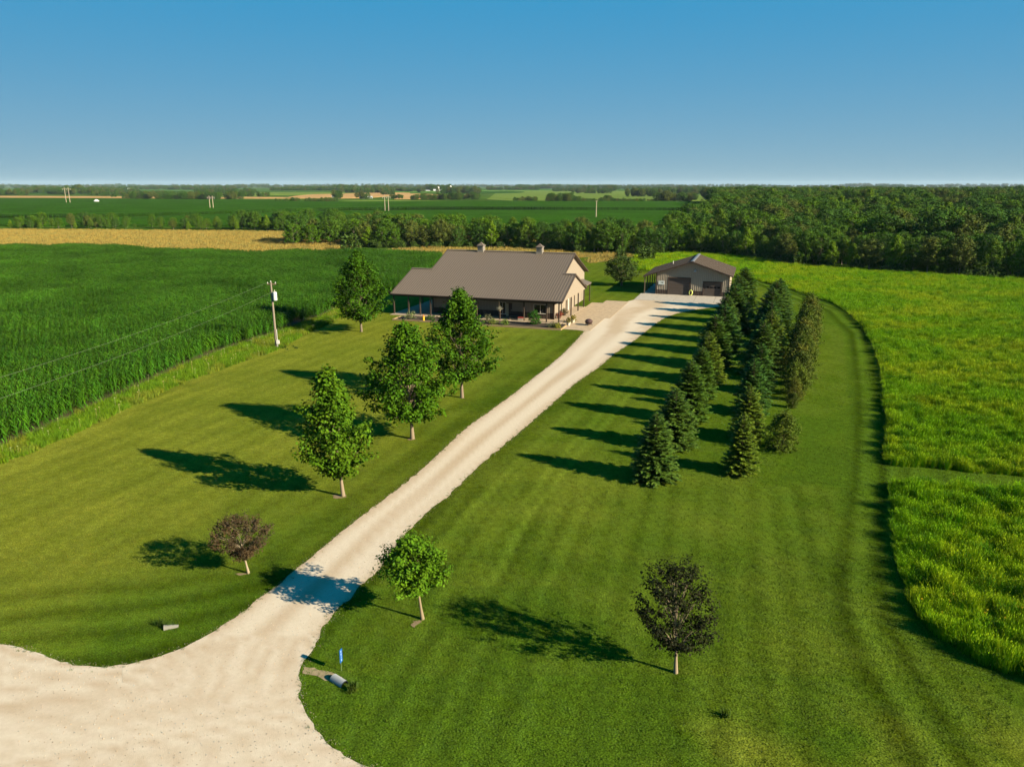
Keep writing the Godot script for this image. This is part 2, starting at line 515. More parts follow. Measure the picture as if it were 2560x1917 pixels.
func lawn_tint(p: Vector2) -> Color:
	var big := n_big.get_noise_2d(p.x, p.y)
	var mid := n_mid.get_noise_2d(p.x, p.y)
	var small := n_small.get_noise_2d(p.x, p.y)
	var xl := across(drive_left, p.y)
	var xr := across(drive_right, p.y)
	var dry := 0.24 + big * 0.3 + mid * 0.16
	var mow := 0.0
	if p.x < (xl + xr) / 2:
		var d := xl - p.x
		dry += clampf((d - 1.5) / 9.0, 0.0, 1.0) * 0.5 - 0.02
		mow -= 0.7 * exp(-pow(d / 2.6, 2))
		var xe := across(lawn_edge, p.y)
		dry += 0.8 * exp(-pow((p.x - xe - 0.7) / 0.4, 2)) * (0.6 + mid)
		if p.y > -33.0:      # passes that follow the road
			var s := p.y + 0.33 * (p.x + 20.0) - 0.9 * exp(-pow((p.x + 15) / 4.0, 2))
			mow += sin(s * 3.1 + mid * 1.2) * 0.7 * clampf((p.y + 33.0) / 3.0, 0, 1)
			dry -= 0.28 * clampf((p.y + 33.0) / 5.0, 0, 1)
		else:
			mow += sin((p.x * 0.94 + p.y * 0.34) * 3.1 + mid * 1.2) * 0.26 + n_streak.get_noise_2d((p.x * 0.94 + p.y * 0.34) * 2.0, (p.y - p.x * 0.3) * 0.12) * 0.4
	else:
		var d := p.x - xr
		var tx := across(track_line, p.y)
		if p.y > -24.5: dry -= 0.15
		if d < 10.0 and p.y < -31.0:
			var e := d + mid * 0.12
			for at in [[2.3, 0.9], [3.2, 0.6], [4.9, 1.1], [5.9, 1.2], [7.6, 0.5], [8.7, 0.5]]: mow += at[1] * exp(-pow((e - at[0]) / 0.26, 2)) * 1.3
			mow -= 0.35 * clampf((10.0 - d) / 4.0, 0, 1) + 0.5 * exp(-pow(d / 1.2, 2))
			dry += 0.1
		if p.x > tx - 1.0:
			dry = dry * 0.5 - 0.02 + 0.12 * clampf((p.y + 45.0) / 20.0, 0, 1)
			mow += n_streak.get_noise_2d((p.x - tx) * 2.4, p.y * 0.08) * 0.9 + sin((p.x - tx) * 3.4) * 0.3
			mow -= 1.7 * exp(-pow((p.x - tx + small * 0.15) / 0.3, 2)) + 1.2 * exp(-pow((p.x - tx - 1.7 + small * 0.15) / 0.28, 2))
			mow += 0.5 * exp(-pow((p.x - tx - 0.8) / 0.4, 2))
			dry += 0.1 * absf(mid)
		elif p.y > -43.0:
			mow += sin((p.x + 0.28 * p.y) * 4.2 + mid * 0.6) * 0.4 + n_streak.get_noise_2d((p.x + 0.28 * p.y) * 2.4, p.y * 0.08) * 0.75
		if p.y > -22.6 and p.x > 3.0: dry += clampf((p.y + 22.6) / 2.0, 0, 1) * (0.16 + mid * 0.6)
		dry -= 0.1
	var green := Color(0.062, 0.114, 0.010)
	var straw := Color(0.175, 0.198, 0.024)
	var c := green.lerp(straw, clampf(dry, 0.0, 1.0))
	var k := 1.0 + mow * 0.32 + mid * 0.09 + small * 0.13
	return Color(c.r * k, c.g * k, c.b * k)

func gravel_tint(p: Vector2) -> Color:
	var xl := across(drive_left, p.y)
	var xr := across(drive_right, p.y)
	var f := clampf((p.x - xl) / maxf(xr - xl, 0.5), -0.5, 1.5)
	var w := n_streak.get_noise_2d(f * 8.0, p.y * 0.09)
	var s := n_small.get_noise_2d(p.x * 1.2, p.y)
	var pale := Color(0.475, 0.42, 0.34)
	var tan := Color(0.375, 0.302, 0.218)
	var t := 0.5 + w * 0.6 + s * 0.1
	if p.y < -27.0:
		t -= 0.75 * (exp(-pow((f - 0.27) / 0.11, 2)) + exp(-pow((f - 0.72) / 0.11, 2)))   # worn wheel tracks
		t += 0.5 * exp(-pow((f - 0.5) / 0.1, 2)) + (0.45 if f < 0.05 or f > 0.95 else 0.0)
		if p.y < -88.0: t += 0.9 * clampf(n_mid.get_noise_2d(p.x, p.y * 1.7) + 0.15, 0, 1) * clampf(f, 0, 1)
	else:
		t -= w * 0.6 + 0.15
		var q := p - Vector2(-16.5, -33.0)
		var q2 := p - Vector2(-2.5, -24.5)
		var a := n_streak.get_noise_2d(q.length() * 5.0, q.angle() * 1.6)        # tyre marks sweep round both corners
		var b := n_streak.get_noise_2d(q2.length() * 5.0 + 40.0, q2.angle() * 1.6)
		var c0 := n_streak.get_noise_2d((p.y + 0.3 * p.x) * 4.0, p.x * 0.08)
		var on_road := clampf((p.y + 0.3 * p.x + 27.5) / 3.0, 0.0, 1.0)
		t += lerpf(lerpf(a, b, clampf((p.x + 14.0) / 4.0, 0, 1)), c0, on_road) * 1.15
	var c := pale.lerp(tan, clampf(t, 0, 1))
	return Color(c.r, c.g, c.b)

func _ready() -> void:
	# camera
	var cam := Camera3D.new()
	cam.name = "camera"
	cam.position = Vector3(0, 18, 0)
	cam.rotation_degrees = Vector3(-14.946, 0, 0)
	cam.fov = 54.53
	cam.far = 40000.0
	add_child(cam)
	cam.current = true
	# sky, haze, exposure
	var env := Environment.new()
	var sm := ProceduralSkyMaterial.new()
	sm.sky_top_color = lin(0.0, 0.073, 0.15)
	sm.sky_horizon_color = lin(0.074, 0.117, 0.137)
	sm.sky_curve = 0.082
	sm.ground_bottom_color = lin(0.03, 0.045, 0.02)
	sm.ground_horizon_color = lin(0.074, 0.117, 0.137)
	sm.sun_angle_max = 4.0
	var sky := Sky.new()
	sky.sky_material = sm
	env.background_mode = Environment.BG_SKY
	env.sky = sky
	env.tonemap_mode = Environment.TONE_MAPPER_LINEAR
	env.tonemap_exposure = 3.95
	env.fog_enabled = true
	env.fog_density = 0.000026
	env.fog_light_color = Color(0.8, 0.9, 1.0)
	env.sdfgi_enabled = true
	env.ssao_enabled = true
	env.ssil_enabled = true
	var we := WorldEnvironment.new()
	we.name = "environment"
	we.environment = env
	add_child(we)
	# low sun from the right and behind
	var sun := DirectionalLight3D.new()
	sun.name = "sun"
	var el := deg_to_rad(24.5)
	var towards := Vector3(0.883 * cos(el), sin(el), 0.469 * cos(el))
	sun.look_at_from_position(towards * 100.0, Vector3.ZERO)
	sun.light_color = Color(1.0, 0.93, 0.80)
	sun.light_energy = 1.6
	sun.light_angular_distance = 0.5
	sun.shadow_enabled = true
	add_child(sun)

	build_ground()
	build_house()
	build_shop()
	build_yard()
	build_lawn_trees()
	build_spruces()
	build_fields()
	build_woods()
	build_far()

# ---------------------------------------------------------------- ground, road, drive, slabs
func build_ground() -> void:
	var gm := layered(dull(mat(Color(0.075, 0.155, 0.018), 0.95, false)), grain(21, 0.02, 0.62, 1.0), 300.0, grain(22, 0.015, 0.7, 1.0), 1700.0)
	var gb := B.new()
	var ring := PackedVector2Array()
	for i in 48: ring.append(Vector2(cos(TAU * i / 48), sin(TAU * i / 48)) * 11500.0 + Vector2(0, -500))
	gb = flat(ring, -0.12)
	structure(put("ground", gb.mesh(), gm))
	# lawn
	var lm := mat(Color(1.55, 1.55, 1.55), 0.9, true)
	dull(lm)
	layered(lm, grain(31, 0.06, 0.42, 1.0, 4, 1024), 5.7, grain(32, 0.035, 0.76, 1.0, 4), 9.0)
	lm.heightmap_enabled = true
	lm.heightmap_texture = grain(33, 0.1, 0.0, 1.0, 4)
	lm.heightmap_scale = 1.0
	var edge := PackedVector2Array([Vector2(-80, -8), Vector2(70, -8), Vector2(70, -150), Vector2(45, -205), Vector2(-25, -205), Vector2(-80, -140)])
	structure(put("lawn", sheet(edge, 0.36, 0.0, lawn_tint).mesh(), lm))
	# gravel
	var rm := dull(mat(Color(1.5, 1.5, 1.5), 0.95, true))
	layered(rm, grain(41, 0.3, 0.66, 1.0, 3), 3.4, grain(42, 0.06, 0.93, 1.0, 4), 7.0)
	rm.heightmap_enabled = true
	rm.heightmap_texture = grain(43, 0.12, 0.0, 1.0, 3)
	rm.heightmap_scale = 0.25
	var top := smooth_line(xz([-95, -44, -60, -35.5, -40, -30.6, -29, -28.3, -20.76, -26.42, -19.36, -25.99, -17.66, -25.30, -16.21, -24.95, -15.09, -25.04]), 0.25)
	var right := smooth_line(xz([-7.79, -23.33, -7.42, -22.58, -7.05, -21.99, -6.53, -21.31, -5.91, -20.67, -5.19, -20.16, -4.53, -19.84, -3.4, -19.4, 3, -17.2, 20, -12.4, 60, -2.0]), 0.25)
	var road := ragged(top, 0.09, 51, 1.7)
	road.append_array(ragged(right, 0.09, 52, 1.7))
	road.append_array(PackedVector2Array([Vector2(60, 12), Vector2(-95, -16)]))
	road_outline = road
	structure(put("gravel_road", sheet(road, 0.3, 0.014, gravel_tint).mesh(), rm))
	var drive := ragged(smooth_line(drive_left, 0.2), 0.09, 53, 1.5)
	drive.append_array(PackedVector2Array([Vector2(7.6, -94.4), Vector2(7.3, -95.8), Vector2(11.63, -98.85), Vector2(18.57, -118.44), Vector2(19.9, -120.1), Vector2(34.2, -115.5)]))
	var back := ragged(smooth_line(drive_right, 0.25), 0.11, 54, 1.5)
	back.reverse()
	drive.append_array(back)
	drive.append_array(PackedVector2Array([Vector2(-8.6, -22.4), Vector2(-14.6, -24.0)]))
	drive_outline = drive
	structure(put("driveway", sheet(drive, 0.3, 0.02, gravel_tint).mesh(), rm))
	# pale concrete slabs: beside the house, before the workshop
	var cm := layered(mat(Color(0.5, 0.385, 0.25), 0.85), grain(44, 0.05, 0.82, 1.0), 3.0, grain(45, 0.02, 0.78, 1.0), 8.0)
	var wm := layered(mat(Color(0.47, 0.43, 0.37), 0.85), grain(46, 0.05, 0.84, 1.0), 3.0, grain(45, 0.02, 0.8, 1.0), 8.0)
	var yd := Node3D.new()
	yd.name = "concrete_pad"
	structure(yd)
	add_child(yd)
	# slabs poured in squares, in the house's own axes: x right, z towards the front
	yd.position = HOUSE_AT; yd.rotation_degrees.y = HOUSE_TURN
	for q in [[-0.15, 4.6, 3.6, -1.6], [-0.15, 4.6, -1.64, -6.2], [-0.15, 5.3, -6.24, -10.8], [-0.15, 5.3, -10.84, -15.4], [-0.15, 5.3, -15.44, -19.6], [1.6, 5.3, -19.64, -22.4]]:
		var b := B.new()
		b.span(Vector3(q[0], -0.06, q[2]), Vector3(q[1], 0.045, q[3]))
		part("slab", b, cm, yd)
	var ap := Node3D.new()
	ap.name = "workshop_apron"
	structure(ap)
	add_child(ap)
	ap.position = HOUSE_AT; ap.rotation_degrees.y = HOUSE_TURN
	for i in 5:
		var b2 := B.new()
		b2.span(Vector3(5.7 + i * 3.12, -0.06, -24.8), Vector3(5.7 + i * 3.12 + 3.08, 0.05, -32.4))
		part("slab", b2, wm, ap)

# ---------------------------------------------------------------- house
func build_house() -> void:
	var metal := mat(Color(0.15, 0.12, 0.094), 0.5)
	metal.metallic_specular = 0.3
	layered(metal, grain(61, 0.03, 0.86, 1.0), 4.0, null, 1.0, true)
	var trim := mat(Color(0.055, 0.036, 0.025), 0.55)
	var siding := layered(mat(Color(0.29, 0.248, 0.195), 0.6), grain(62, 0.03, 0.9, 1.0), 4.0, null, 1.0, true)
	var brown := mat(Color(0.058, 0.038, 0.028), 0.6)
	var glass := mat(Color(0.02, 0.022, 0.025), 0.08)
	var wood := mat(Color(0.06, 0.042, 0.03), 0.7)
	var white := mat(Color(0.62, 0.59, 0.52), 0.6)
	var cream := mat(Color(0.46, 0.38, 0.24), 0.6)
	var slab := layered(mat(Color(0.42, 0.33, 0.23), 0.85), grain(44, 0.05, 0.82, 1.0), 3.0, null, 1.0, true)
	var hs := thing("farmhouse", "long tan farmhouse with brown ribbed metal roof and two cupolas", "house", HOUSE_AT, HOUSE_TURN)
	var t := 0.375
	var he := 3.0
	var sl := Vector2(1, t).length()
	var upf := Vector3(0, t, -1).normalized()
	var nf := Vector3(0, 1, t).normalized()
	var upb := Vector3(0, t, 1).normalized()
	var nb := Vector3(0, 1, -t).normalized()
	# front slope, one plane over body and both wings
	var b := B.new()
	var fr := Vector3(0, he, 0)
	ribbed(b, fr, Vector3.RIGHT, upf, nf, -25.4, -22.2, at_height(0), at_height(7.5 * sl))
	ribbed(b, fr, Vector3.RIGHT, upf, nf, -22.2, -1.6, at_height(0), at_height(13.7 * sl))
	ribbed(b, fr, Vector3.RIGHT, upf, nf, -1.6, 0.0, at_height(0), at_height(7.5 * sl))
	var rf := part("roof", b, metal, hs)
	# back slopes
	b = B.new()
	ribbed(b, Vector3(0, he + 13.7 * t - 9.5 * t, -23.2), Vector3.RIGHT, upb, nb, -22.2, -1.6, at_height(0), at_height(9.5 * sl))
	part("back_roof", b, metal, hs)
	b = B.new()
	ribbed(b, Vector3(0, he, -15.0), Vector3.RIGHT, upb, nb, -25.4, -21.4, at_height(0), at_height(7.5 * sl))
	part("wing_roof", b, metal, hs)
	b = B.new()
	ribbed(b, Vector3(0, he, -15.0), Vector3.RIGHT, upb, nb, -2.4, 0.0, at_height(0), at_height(7.5 * sl))
	part("wing_roof", b, metal, hs)
	# undersides, so the roof has a thickness
	b = B.new()
	var dn := Vector3(0, -0.14, 0)
	for q in [[-25.4, -22.2, 7.5, 1], [-22.2, -1.6, 13.7, 1], [-1.6, 0.0, 7.5, 1]]:
		b.quad(Vector3(q[0], he, 0) + dn, Vector3(q[0], he + q[2] * t, -q[2]) + dn, Vector3(q[1], he + q[2] * t, -q[2]) + dn, Vector3(q[1], he, 0) + dn)
	for q in [[-25.4, -21.4], [-2.4, 0.0]]:
		b.quad(Vector3(q[1], he, -15) + dn, Vector3(q[1], he + 7.5 * t, -7.5) + dn, Vector3(q[0], he + 7.5 * t, -7.5) + dn, Vector3(q[0], he, -15) + dn)
	b.quad(Vector3(-1.6, he + 4.2 * t, -23.2) + dn, Vector3(-1.6, he + 13.7 * t, -13.7) + dn, Vector3(-22.2, he + 13.7 * t, -13.7) + dn, Vector3(-22.2, he + 4.2 * t, -23.2) + dn)
	part("soffit", b, mat(Color(0.2, 0.165, 0.12), 0.7), hs)
	# trims: ridge caps, eave fascia, rakes
	for q in [[-22.2, -1.6, 13.7], [-25.4, -22.0, 7.5], [-1.8, 0.0, 7.5]]:
		b = B.new()
		b.box(Vector3((q[0] + q[1]) / 2, he + q[2] * t + 0.035, -q[2] + 0.14), Vector3(q[1] - q[0] + 0.04, 0.05, 0.3), Basis(Vector3.RIGHT, atan(t)))
		b.box(Vector3((q[0] + q[1]) / 2, he + q[2] * t + 0.036, -q[2] - 0.14), Vector3(q[1] - q[0] + 0.04, 0.05, 0.3), Basis(Vector3.RIGHT, -atan(t)))
		part("ridge_cap", b, metal, rf)
	b = B.new()
	b.span(Vector3(-25.42, he - 0.2, 0.03), Vector3(0.02, he + 0.0, 0.0))
	b.span(Vector3(-25.4, he + 0.02, 0.12), Vector3(0.0, he - 0.09, 0.03))
	part("gutter", b, trim, hs)
	for q in [[0.0, 0.0, 7.5], [0.0, 15.0, 7.5], [-25.4, 0.0, 7.5], [-25.4, 15.0, 7.5], [-1.6, 7.5, 13.7], [-1.6, 23.2, 13.7], [-22.2, 7.5, 13.7], [-22.2, 23.2, 13.7]]:
		b = B.new()
		var ha: float = he + (q[1] if q[1] <= 13.7 else 27.4 - q[1]) * t
		if q[1] == 15.0: ha = he
		b.beam(Vector3(q[0], ha - 0.07, -q[1]), Vector3(q[0], he + q[2] * t - 0.07, -q[2]), 0.07, 0.2)
		part("rake_board", b, trim, hs)
	# front wall under the porch: wainscot, siding, door, windows
	var zf := -2.6
	var spans := [[-19.9, -9.75, 0.0, 9.0], [-7.9, -4.7, 0.0, 9.0], [-2.9, -1.85, 0.0, 9.0], [-4.7, -2.9, 0.0, 0.83], [-9.75, -8.86, 0.0, 0.5]]
	for q in spans:
		b = B.new()
		ribbed(b, Vector3(0, 0, zf), Vector3.RIGHT, Vector3.UP, Vector3.BACK, q[0], q[1], at_height(0.08), at_height(minf(0.92, q[3])), 0.23, 0.02, 0.06)
		part("wainscot", b, brown, hs)
	b = B.new()
	for q in spans:
		if q[3] > 1.0: ribbed(b, Vector3(0, 0, zf), Vector3.RIGHT, Vector3.UP, Vector3.BACK, q[0], q[1], at_height(0.93), at_height(3.9), 0.23, 0.02, 0.06)
	ribbed(b, Vector3(0, 0, zf), Vector3.RIGHT, Vector3.UP, Vector3.BACK, -4.7, -2.9, at_height(2.02), at_height(3.9), 0.23, 0.02, 0.06)
	ribbed(b, Vector3(0, 0, zf), Vector3.RIGHT, Vector3.UP, Vector3.BACK, -9.75, -7.9, at_height(2.1), at_height(3.9), 0.23, 0.02, 0.06)
	part("front_wall", b, siding, hs)
	for q in [[-4.7, -2.9, 0.83, 2.02], [-9.75, -8.86, 0.5, 2.1]]:
		var wd := window(hs, Vector3((q[0] + q[1]) / 2, (q[2] + q[3]) / 2, zf + 0.0), q[1] - q[0], q[3] - q[2], 2, glass, white)
	b = B.new()
	b.span(Vector3(-8.86, 0.08, zf - 0.06), Vector3(-7.9, 2.1, zf - 0.02))
	var door := part("door", b, brown, hs)
	b = B.new()
	b.span(Vector3(-8.8, 0.2, zf - 0.02), Vector3(-8.42, 2.0, zf + 0.02))
	part("side_panel", b, cream, door)
	b = B.new()
	b.box(Vector3(-8.02, 1.05, zf + 0.0), Vector3(0.05, 0.12, 0.08))
	part("handle", b, white, door)
	# right end wall, under the side porch, with the garage door
	b = B.new()
	var xr := -1.85
	var wing_top := func(z): return he + minf(z, 15.0 - z) * t - 0.16
	for q in [[2.6, 6.7, 0.05], [9.5, 10.4, 0.05], [11.6, 14.6, 0.05], [6.7, 9.5, 2.35], [10.4, 11.6, 2.15]]:
		ribbed(b, Vector3(xr, 0, 0), Vector3.FORWARD, Vector3.UP, Vector3.RIGHT, q[0], q[1], at_height(q[2]), wing_top, 0.23, 0.02, 0.06)
	part("end_wall", b, siding, hs)
	var gd := Node3D.new()
	gd.name = "garage_door"
	hs.add_child(gd, true)
	for k in 4:
		b = B.new()
		b.span(Vector3(xr - 0.1, 0.05 + k * 0.575, -6.75), Vector3(xr - 0.04, 0.05 + k * 0.575 + 0.56, -9.45))
		part("panel", b, siding, gd)
	for q in [[6.62, 0.0, 2.4], [9.5, 0.0, 2.4]]:
		b = B.new()
		b.span(Vector3(xr - 0.06, q[1], -q[0]), Vector3(xr + 0.07, q[2], -q[0] - 0.16))
		part("jamb", b, trim, gd)
	b = B.new()
	b.span(Vector3(xr - 0.08, 0.05, -10.42), Vector3(xr - 0.03, 2.13, -11.58))
	var sd := part("side_door", b, white, hs)
	b = B.new()
	b.span(Vector3(xr - 0.06, 0, -10.3), Vector3(xr + 0.06, 2.2, -10.42)); b.span(Vector3(xr - 0.06, 0, -11.58), Vector3(xr + 0.06, 2.2, -11.7)); b.span(Vector3(xr - 0.06, 2.14, -10.42), Vector3(xr + 0.06, 2.26, -11.58))
	part("door_frame", b, trim, sd)
	# corner trims
	for q in [Vector3(xr, 0, zf), Vector3(-19.9, 0, zf), Vector3(xr, 0, -14.6)]:
		b = B.new()
		b.span(q + Vector3(-0.09, 0, -0.09), q + Vector3(0.09, 3.0, 0.09))
		part("corner_trim", b, trim, hs)
	# gable over the side porch and its ceiling
	b = B.new()
	ribbed(b, Vector3(-0.22, 0, 0), Vector3.FORWARD, Vector3.UP, Vector3.RIGHT, 0.15, 14.85, at_height(2.82), wing_top, 0.23, 0.015, 0.05)
	part("gable", b, siding, hs)
	b = B.new()
	b.span(Vector3(-1.85, 2.78, -0.3), Vector3(-0.24, 2.83, -14.8))
	part("porch_ceiling", b, mat(Color(0.3, 0.24, 0.16), 0.8), hs)
	# upper gable above the wing roof
	b = B.new()
	var main_top := func(z): return he + minf(z, 27.4 - z) * t - 0.16
	var main_low := func(z): return maxf(2.6, he + minf(z, 15.0 - z) * t - 0.2) if z < 15.2 else 0.0
	ribbed(b, Vector3(-2.15, 0, 0), Vector3.FORWARD, Vector3.UP, Vector3.RIGHT, 3.0, 22.6, main_low, main_top, 0.23, 0.015, 0.05)
	part("upper_gable", b, siding, hs)
	b = B.new()
	ribbed(b, Vector3(-21.5, 0, 0), Vector3.FORWARD, Vector3.UP, Vector3.LEFT, 7.0, 22.6, at_height(2.9), main_top, 0.23, 0.015, 0.05)
	ribbed(b, Vector3(-19.9, 0, 0), Vector3.FORWARD, Vector3.UP, Vector3.LEFT, 2.6, 22.6, at_height(0.05), at_height(3.9), 0.23, 0.015, 0.05)
	part("left_wall", b, siding, hs)
	b = B.new()
	ribbed(b, Vector3(0, 0, -22.6), Vector3.RIGHT, Vector3.UP, Vector3.FORWARD, -21.5, -2.15, at_height(0.05), at_height(4.6), 0.23, 0.015, 0.05)
	part("back_wall", b, siding, hs)
	b = B.new()
	b.span(Vector3(-21.5, 3.7, -8), Vector3(-19.9, 3.75, -22.6))
	part("porch_ceiling", b, mat(Color(0.3, 0.24, 0.16), 0.8), hs)
	# porch floor, beam, posts
	b = B.new()
	b.span(Vector3(-25.3, -0.05, 0.55), Vector3(-0.2, 0.08, -2.6))
	b.span(Vector3(-25.3, -0.05, -2.6), Vector3(-19.9, 0.08, -15.0))
	b.span(Vector3(-1.85, -0.05, -2.6), Vector3(-0.2, 0.08, -15.0))
	part("porch_floor", b, slab, hs)
	b = B.new()
	b.span(Vector3(-25.2, 2.66, -0.2), Vector3(-0.2, 2.86, -0.42))
	part("porch_beam", b, wood, hs)
	for q in [[-0.55, 0.3], [-2.27, 0.3], [-5.45, 0.3], [-8.9, 0.3], [-12.3, 0.3], [-15.8, 0.3], [-19.3, 0.3], [-20.9, 0.3], [-22.7, 0.3], [-25.0, 0.3], [-25.0, 5.0], [-25.0, 10.0], [-25.0, 14.6], [-0.35, 6.4], [-0.35, 10.8], [-0.35, 14.6]]:
		b = B.new()
		b.span(Vector3(q[0] - 0.08, 0.02, -q[1] + 0.08), Vector3(q[0] + 0.08, 2.75 if q[0] > -0.5 and q[1] > 1 else 2.84, -q[1] - 0.08))
		var ps := part("post", b, wood, hs)
	# small porch roof at the back corner
	b = B.new()
	b.quad(Vector3(-0.7, 3.0, -17.8), Vector3(-0.7, 3.0, -21.4), Vector3(-2.15, 3.5, -21.4), Vector3(-2.15, 3.5, -17.8))
	b.span(Vector3(-0.74, 2.82, -17.8), Vector3(-0.68, 3.0, -21.4))
	part("back_porch_roof", b, metal, hs)
	b = B.new()
	b.span(Vector3(-0.9, 0.0, -20.9), Vector3(-0.76, 2.98, -21.04))
	part("post", b, wood, hs)
	# cupolas
	for x in [-16.5, -7.08]:
		var cu := Node3D.new()
		cu.name = "cupola"
		hs.add_child(cu, true)
		cu.position = Vector3(x, he + 13.7 * t, -13.7)
		b = B.new()
		b.span(Vector3(-0.5, -0.3, -0.5), Vector3(0.5, 0.12, 0.5)); b.span(Vector3(-0.45, 0.12, -0.45), Vector3(0.45, 0.75, 0.45)); b.span(Vector3(-0.52, 0.75, -0.52), Vector3(0.52, 0.83, 0.52))
		part("body", b, mat(Color(0.27, 0.245, 0.21), 0.6), cu)
		b = B.new()
		for s in 4:
			var bs := Basis(Vector3.UP, s * PI / 2)
			for k in 5: b.box(bs * Vector3(0, 0.2 + k * 0.11, 0.46), Vector3(0.6, 0.05, 0.03), bs)
		part("louver", b, mat(Color(0.18, 0.165, 0.145), 0.7), cu)
		b = B.new()
		var apex := Vector3(0, 1.38, 0)
		for s in 4:
			var bs2 := Basis(Vector3.UP, s * PI / 2)
			var mid := Vector3(0, 0.98, 0)
			b.quad(bs2 * Vector3(-0.6, 0.83, 0.6), bs2 * Vector3(0.6, 0.83, 0.6), bs2 * Vector3(0.26, 1.1, 0.26), bs2 * Vector3(-0.26, 1.1, 0.26))
			b.tri(bs2 * Vector3(-0.26, 1.1, 0.26), bs2 * Vector3(0.26, 1.1, 0.26), apex)
		part("cupola_roof", b, metal, cu)

func window(parent: Node, at: Vector3, w: float, h: float, panes: int, glass: Material, frame: Material) -> Node3D:
	var o := Node3D.new()
	o.name = "window"
	parent.add_child(o, true)
	o.position = at
	for k in panes:
		var b := B.new()
		var pw := w / panes
		b.box(Vector3(-w / 2 + pw * (k + 0.5), 0, -0.04), Vector3(pw - 0.05, h - 0.05, 0.02))
		part("pane", b, glass, o)
	var f := B.new()
	f.box(Vector3(0, h / 2 + 0.03, 0.01), Vector3(w + 0.14, 0.07, 0.1)); f.box(Vector3(0, -h / 2 - 0.03, 0.02), Vector3(w + 0.18, 0.07, 0.13))
	f.box(Vector3(-w / 2 - 0.03, 0, 0.01), Vector3(0.07, h, 0.09)); f.box(Vector3(w / 2 + 0.03, 0, 0.01), Vector3(0.07, h, 0.09))
	for k in range(1, panes): f.box(Vector3(-w / 2 + w / panes * k, 0, -0.01), Vector3(0.05, h, 0.06))
	part("frame", f, frame, o)
	return o

